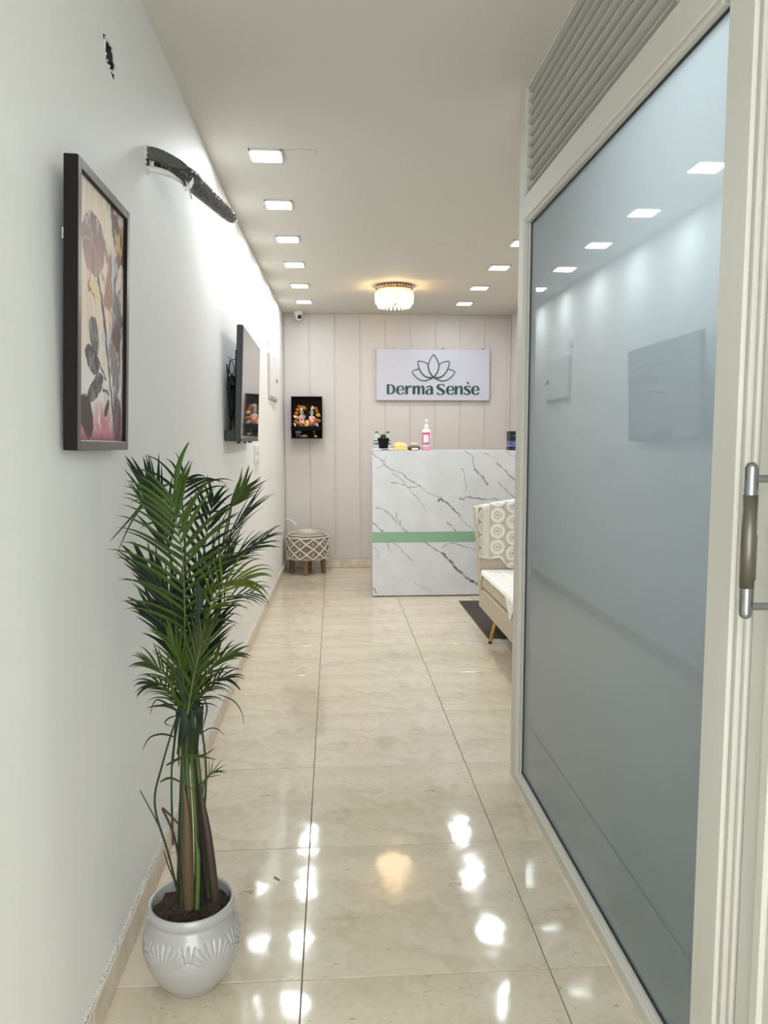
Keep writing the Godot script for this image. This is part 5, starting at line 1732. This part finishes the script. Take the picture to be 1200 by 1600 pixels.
	frond([v(0.003,0.718,0.040), v(-0.002,0.849,0.050), v(-0.019,0.938,0.050), v(-0.051,0.995,0.040)], 11, 0.110, 24, 0.0130, 0.25, 2, 0.20)
	frond([v(0.041,0.517,0.050), v(0.056,0.535,0.050), v(0.064,0.544,0.050), v(0.076,0.548,0.050)], 5, 0.038, 30, 0.0029, 0.30, 3, 0.20)
	frond([v(0.017,0.790,0.030), v(0.045,0.917,0.060), v(0.074,1.006,0.070), v(0.109,1.044,0.060)], 11, 0.104, 28, 0.0080, 0.50, 3, 0.30)
	blade([v(0.010,1.198,0.120), v(0.015,1.239,0.120), v(0.026,1.275,0.120), v(0.042,1.305,0.120)], 0.0159, 0)
	blade([v(-0.004,1.214,0.100), v(-0.040,1.197,0.100), v(-0.091,1.139,0.100), v(-0.138,1.087,0.100)], 0.0087, 1)
	blade([v(-0.024,1.197,0.100), v(-0.060,1.172,0.100), v(-0.091,1.128,0.100), v(-0.120,1.067,0.100)], 0.0072, 1)
	blade([v(-0.020,0.625,0.040), v(-0.047,0.637,0.050), v(-0.076,0.629,0.050), v(-0.094,0.599,0.050)], 0.0058, 3)
	blade([v(-0.038,0.567,0.060), v(0.007,0.595,0.080), v(0.048,0.593,0.070), v(0.073,0.606,0.060)], 0.0087, 1)
	blade([v(0.024,0.590,0.080), v(0.044,0.593,0.080), v(0.060,0.586,0.070), v(0.077,0.576,0.060)], 0.0058, 1)
	blade([v(-0.053,0.528,0.060), v(-0.028,0.541,0.070), v(0.003,0.532,0.080), v(0.031,0.512,0.080)], 0.0072, 1)
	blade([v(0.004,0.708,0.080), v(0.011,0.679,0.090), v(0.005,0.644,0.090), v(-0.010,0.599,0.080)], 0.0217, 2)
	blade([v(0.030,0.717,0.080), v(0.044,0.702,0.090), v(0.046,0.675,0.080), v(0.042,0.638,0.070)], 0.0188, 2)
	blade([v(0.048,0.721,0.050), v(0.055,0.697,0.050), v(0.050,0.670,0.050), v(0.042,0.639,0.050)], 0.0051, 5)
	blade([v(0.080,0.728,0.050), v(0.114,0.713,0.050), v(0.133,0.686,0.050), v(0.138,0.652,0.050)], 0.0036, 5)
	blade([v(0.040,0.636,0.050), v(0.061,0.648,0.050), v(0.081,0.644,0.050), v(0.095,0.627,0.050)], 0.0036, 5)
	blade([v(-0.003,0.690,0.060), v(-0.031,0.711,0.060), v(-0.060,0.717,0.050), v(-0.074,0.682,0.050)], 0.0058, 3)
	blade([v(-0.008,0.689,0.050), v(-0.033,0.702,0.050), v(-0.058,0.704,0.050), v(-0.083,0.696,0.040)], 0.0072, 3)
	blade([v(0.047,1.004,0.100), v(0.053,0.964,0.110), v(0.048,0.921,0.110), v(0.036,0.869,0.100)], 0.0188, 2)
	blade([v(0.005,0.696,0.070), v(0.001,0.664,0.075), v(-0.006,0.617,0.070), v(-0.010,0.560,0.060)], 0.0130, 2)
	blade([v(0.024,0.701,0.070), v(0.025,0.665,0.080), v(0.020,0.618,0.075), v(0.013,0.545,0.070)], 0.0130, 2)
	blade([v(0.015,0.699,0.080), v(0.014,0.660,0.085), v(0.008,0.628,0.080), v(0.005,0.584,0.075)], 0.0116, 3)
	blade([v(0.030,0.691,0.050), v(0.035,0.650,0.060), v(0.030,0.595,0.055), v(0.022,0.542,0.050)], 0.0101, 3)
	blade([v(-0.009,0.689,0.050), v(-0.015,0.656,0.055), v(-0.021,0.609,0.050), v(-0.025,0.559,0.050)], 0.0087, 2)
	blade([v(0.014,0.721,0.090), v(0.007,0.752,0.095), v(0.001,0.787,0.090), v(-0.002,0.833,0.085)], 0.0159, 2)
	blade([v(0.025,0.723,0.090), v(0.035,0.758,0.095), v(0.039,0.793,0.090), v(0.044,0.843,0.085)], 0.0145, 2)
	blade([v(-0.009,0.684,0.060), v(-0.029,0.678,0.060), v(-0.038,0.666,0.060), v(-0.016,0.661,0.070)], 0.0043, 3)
	stem([v(-0.019,0.202,0.020), v(-0.012,0.391,0.030), v(-0.007,0.542,0.020), v(-0.002,0.681,0.020), v(0.001,0.788,0.020)], [0.0046, 0.0035], 0)
	stem([v(0.007,0.208,0.030), v(0.010,0.395,0.040), v(0.006,0.551,0.040), v(0.006,0.688,0.040), v(0.012,0.881,0.060)], [0.0052, 0.0039], 1)
	stem([v(0.015,0.193,0.000), v(0.017,0.374,0.000), v(0.013,0.533,0.000), v(0.011,0.681,0.020), v(0.024,0.787,0.020)], [0.0046, 0.0035], 0)
	stem([v(0.025,0.192,-0.020), v(0.021,0.363,-0.020), v(0.014,0.524,-0.020), v(0.010,0.670,-0.010), v(0.021,0.797,0.000)], [0.0043, 0.0033], 0)
	stem([v(-0.036,0.199,-0.020), v(-0.029,0.365,-0.020), v(-0.019,0.525,-0.020), v(-0.013,0.667,-0.020), v(-0.014,0.833,-0.040)], [0.0043, 0.0033], 3)
	stem([v(0.042,0.208,0.000), v(0.037,0.395,0.010), v(0.028,0.557,0.020), v(0.018,0.700,0.030), v(0.020,0.790,0.030)], [0.0038, 0.0028], 0)
	stem([v(-0.021,0.181,-0.040), v(-0.017,0.349,-0.050), v(-0.013,0.512,-0.050), v(-0.010,0.656,-0.050), v(-0.004,0.767,-0.050)], [0.0046, 0.0035], 2)
	stem([v(0.016,0.209,0.040), v(0.023,0.400,0.050), v(0.018,0.555,0.050), v(0.014,0.695,0.060), v(0.019,0.776,0.080)], [0.0041, 0.0030], 1)
	stem([v(0.009,0.174,-0.050), v(0.025,0.369,-0.040), v(0.038,0.523,-0.020), v(0.028,0.670,-0.010), v(0.029,0.766,0.000)], [0.0032, 0.0024], 0)
	stem([v(-0.030,0.246,0.020), v(-0.047,0.345,0.030), v(-0.070,0.432,0.030), v(-0.072,0.487,0.030), v(-0.056,0.548,0.030), v(-0.034,0.621,0.030), v(-0.012,0.685,0.030)], [0.0029, 0.0022], 3)
	stem([v(-0.066,0.408,0.030), v(-0.077,0.434,0.030), v(-0.089,0.459,0.030), v(-0.106,0.495,0.030)], [0.0017, 0.0013], 3)
	stem([v(-0.017,0.273,0.030), v(-0.026,0.357,0.030), v(-0.039,0.408,0.030), v(-0.056,0.449,0.030), v(-0.044,0.439,0.030), v(-0.021,0.412,0.030)], [0.0032, 0.0024], 4)
	stem([v(-0.026,0.214,0.000), v(-0.046,0.272,0.000), v(-0.052,0.302,0.010), v(-0.058,0.340,0.020)], [0.0017, 0.0013], 4)
	stem([v(-0.045,0.333,-0.020), v(-0.045,0.462,-0.020), v(-0.038,0.562,-0.010), v(-0.018,0.659,0.000)], [0.0026, 0.0020], 3)
	stem([v(0.041,0.493,0.050), v(0.043,0.508,0.050), v(0.046,0.520,0.050), v(0.056,0.535,0.050)], [0.0023, 0.0017], 3)
	stem([v(0.004,0.216,0.050), v(0.005,0.313,0.060), v(0.005,0.404,0.055), v(0.002,0.471,0.050), v(-0.004,0.515,0.045)], [0.0130, 0.0138, 0.0123, 0.0072, 0.0022], 5)
	stem([v(0.058,0.209,0.010), v(0.051,0.301,0.015), v(0.044,0.381,0.015), v(0.034,0.442,0.010), v(0.025,0.498,0.010)], [0.0116, 0.0116, 0.0094, 0.0072, 0.0022], 4)
	stem([v(0.036,0.183,-0.020), v(0.027,0.298,-0.020), v(0.021,0.412,-0.020), v(0.016,0.492,-0.020), v(0.012,0.572,-0.020)], [0.0087, 0.0087, 0.0072, 0.0043, 0.0022], 4)
	stem([v(-0.027,0.192,-0.010), v(-0.023,0.289,-0.010), v(-0.021,0.386,-0.010), v(-0.017,0.466,-0.010), v(-0.014,0.529,-0.010)], [0.0072, 0.0072, 0.0058, 0.0043, 0.0022], 3)
	stem([v(0.022,0.212,0.050), v(0.025,0.275,0.050), v(0.026,0.322,0.050), v(0.024,0.369,0.050), v(0.021,0.408,0.050)], [0.0058, 0.0058, 0.0058, 0.0043, 0.0022], 1)
	tag(obj("leaflet_mass", mass.mesh(true), M.palm_leaf, palm), "", "", "", "stuff")
	for k in 3:
		var pts := []
		for i in 17:
			var a := TAU * i / 16.0
			pts.append(v(0.012 + cos(a) * 0.030, 0.676 + 0.006 * k + 0.004 * sin(a + k), 0.028 + sin(a) * 0.034))
		var s := Shape.new()
		s.tube(pts, [0.0022], 5, false)
		obj("tie_string", s, M.string, palm)
	tag(obj("fallen_leaf_bit", boxed(v(-0.175, 0.0015, -2.215), v(0.006, 0.002, 0.026), 0.0008, Basis(Vector3.UP, 0.7)), M.dark_brown), "tiny dark dry leaf scrap on the floor right of the palm pot", "leaf")


const LAMP := 0.51
const DAY := 6.2
const CABIN := 12.8


func _ready() -> void:
	rng.seed = 20240
	var cam := Camera3D.new()
	cam.name = "camera"
	add_child(cam)
	cam.position = v(0, 1.31, 0)
	cam.rotation = v(-0.09410, -0.0657, 0)
	cam.fov = 67.03
	cam.near = 0.05
	cam.far = 60.0
	cam.current = true
	var we := WorldEnvironment.new()
	we.name = "environment"
	var env := Environment.new()
	env.background_mode = Environment.BG_COLOR
	env.background_color = Color(0.95, 0.975, 0.985)
	env.background_energy_multiplier = DAY
	env.tonemap_mode = Environment.TONE_MAPPER_LINEAR
	env.tonemap_exposure = 1.07
	env.sdfgi_enabled = true
	env.ssao_enabled = true
	env.ssil_enabled = true
	we.environment = env
	add_child(we)
	make_materials()
	build_lights()
	build_floor()
	build_walls()
	build_partition()
	build_desk()
	build_sofa()
	build_palm()
	build_tv()
	build_picture()
	build_sign()
	build_stool()
	build_shrine()
	build_chandelier()
	build_pipe()
	build_wall_fittings()
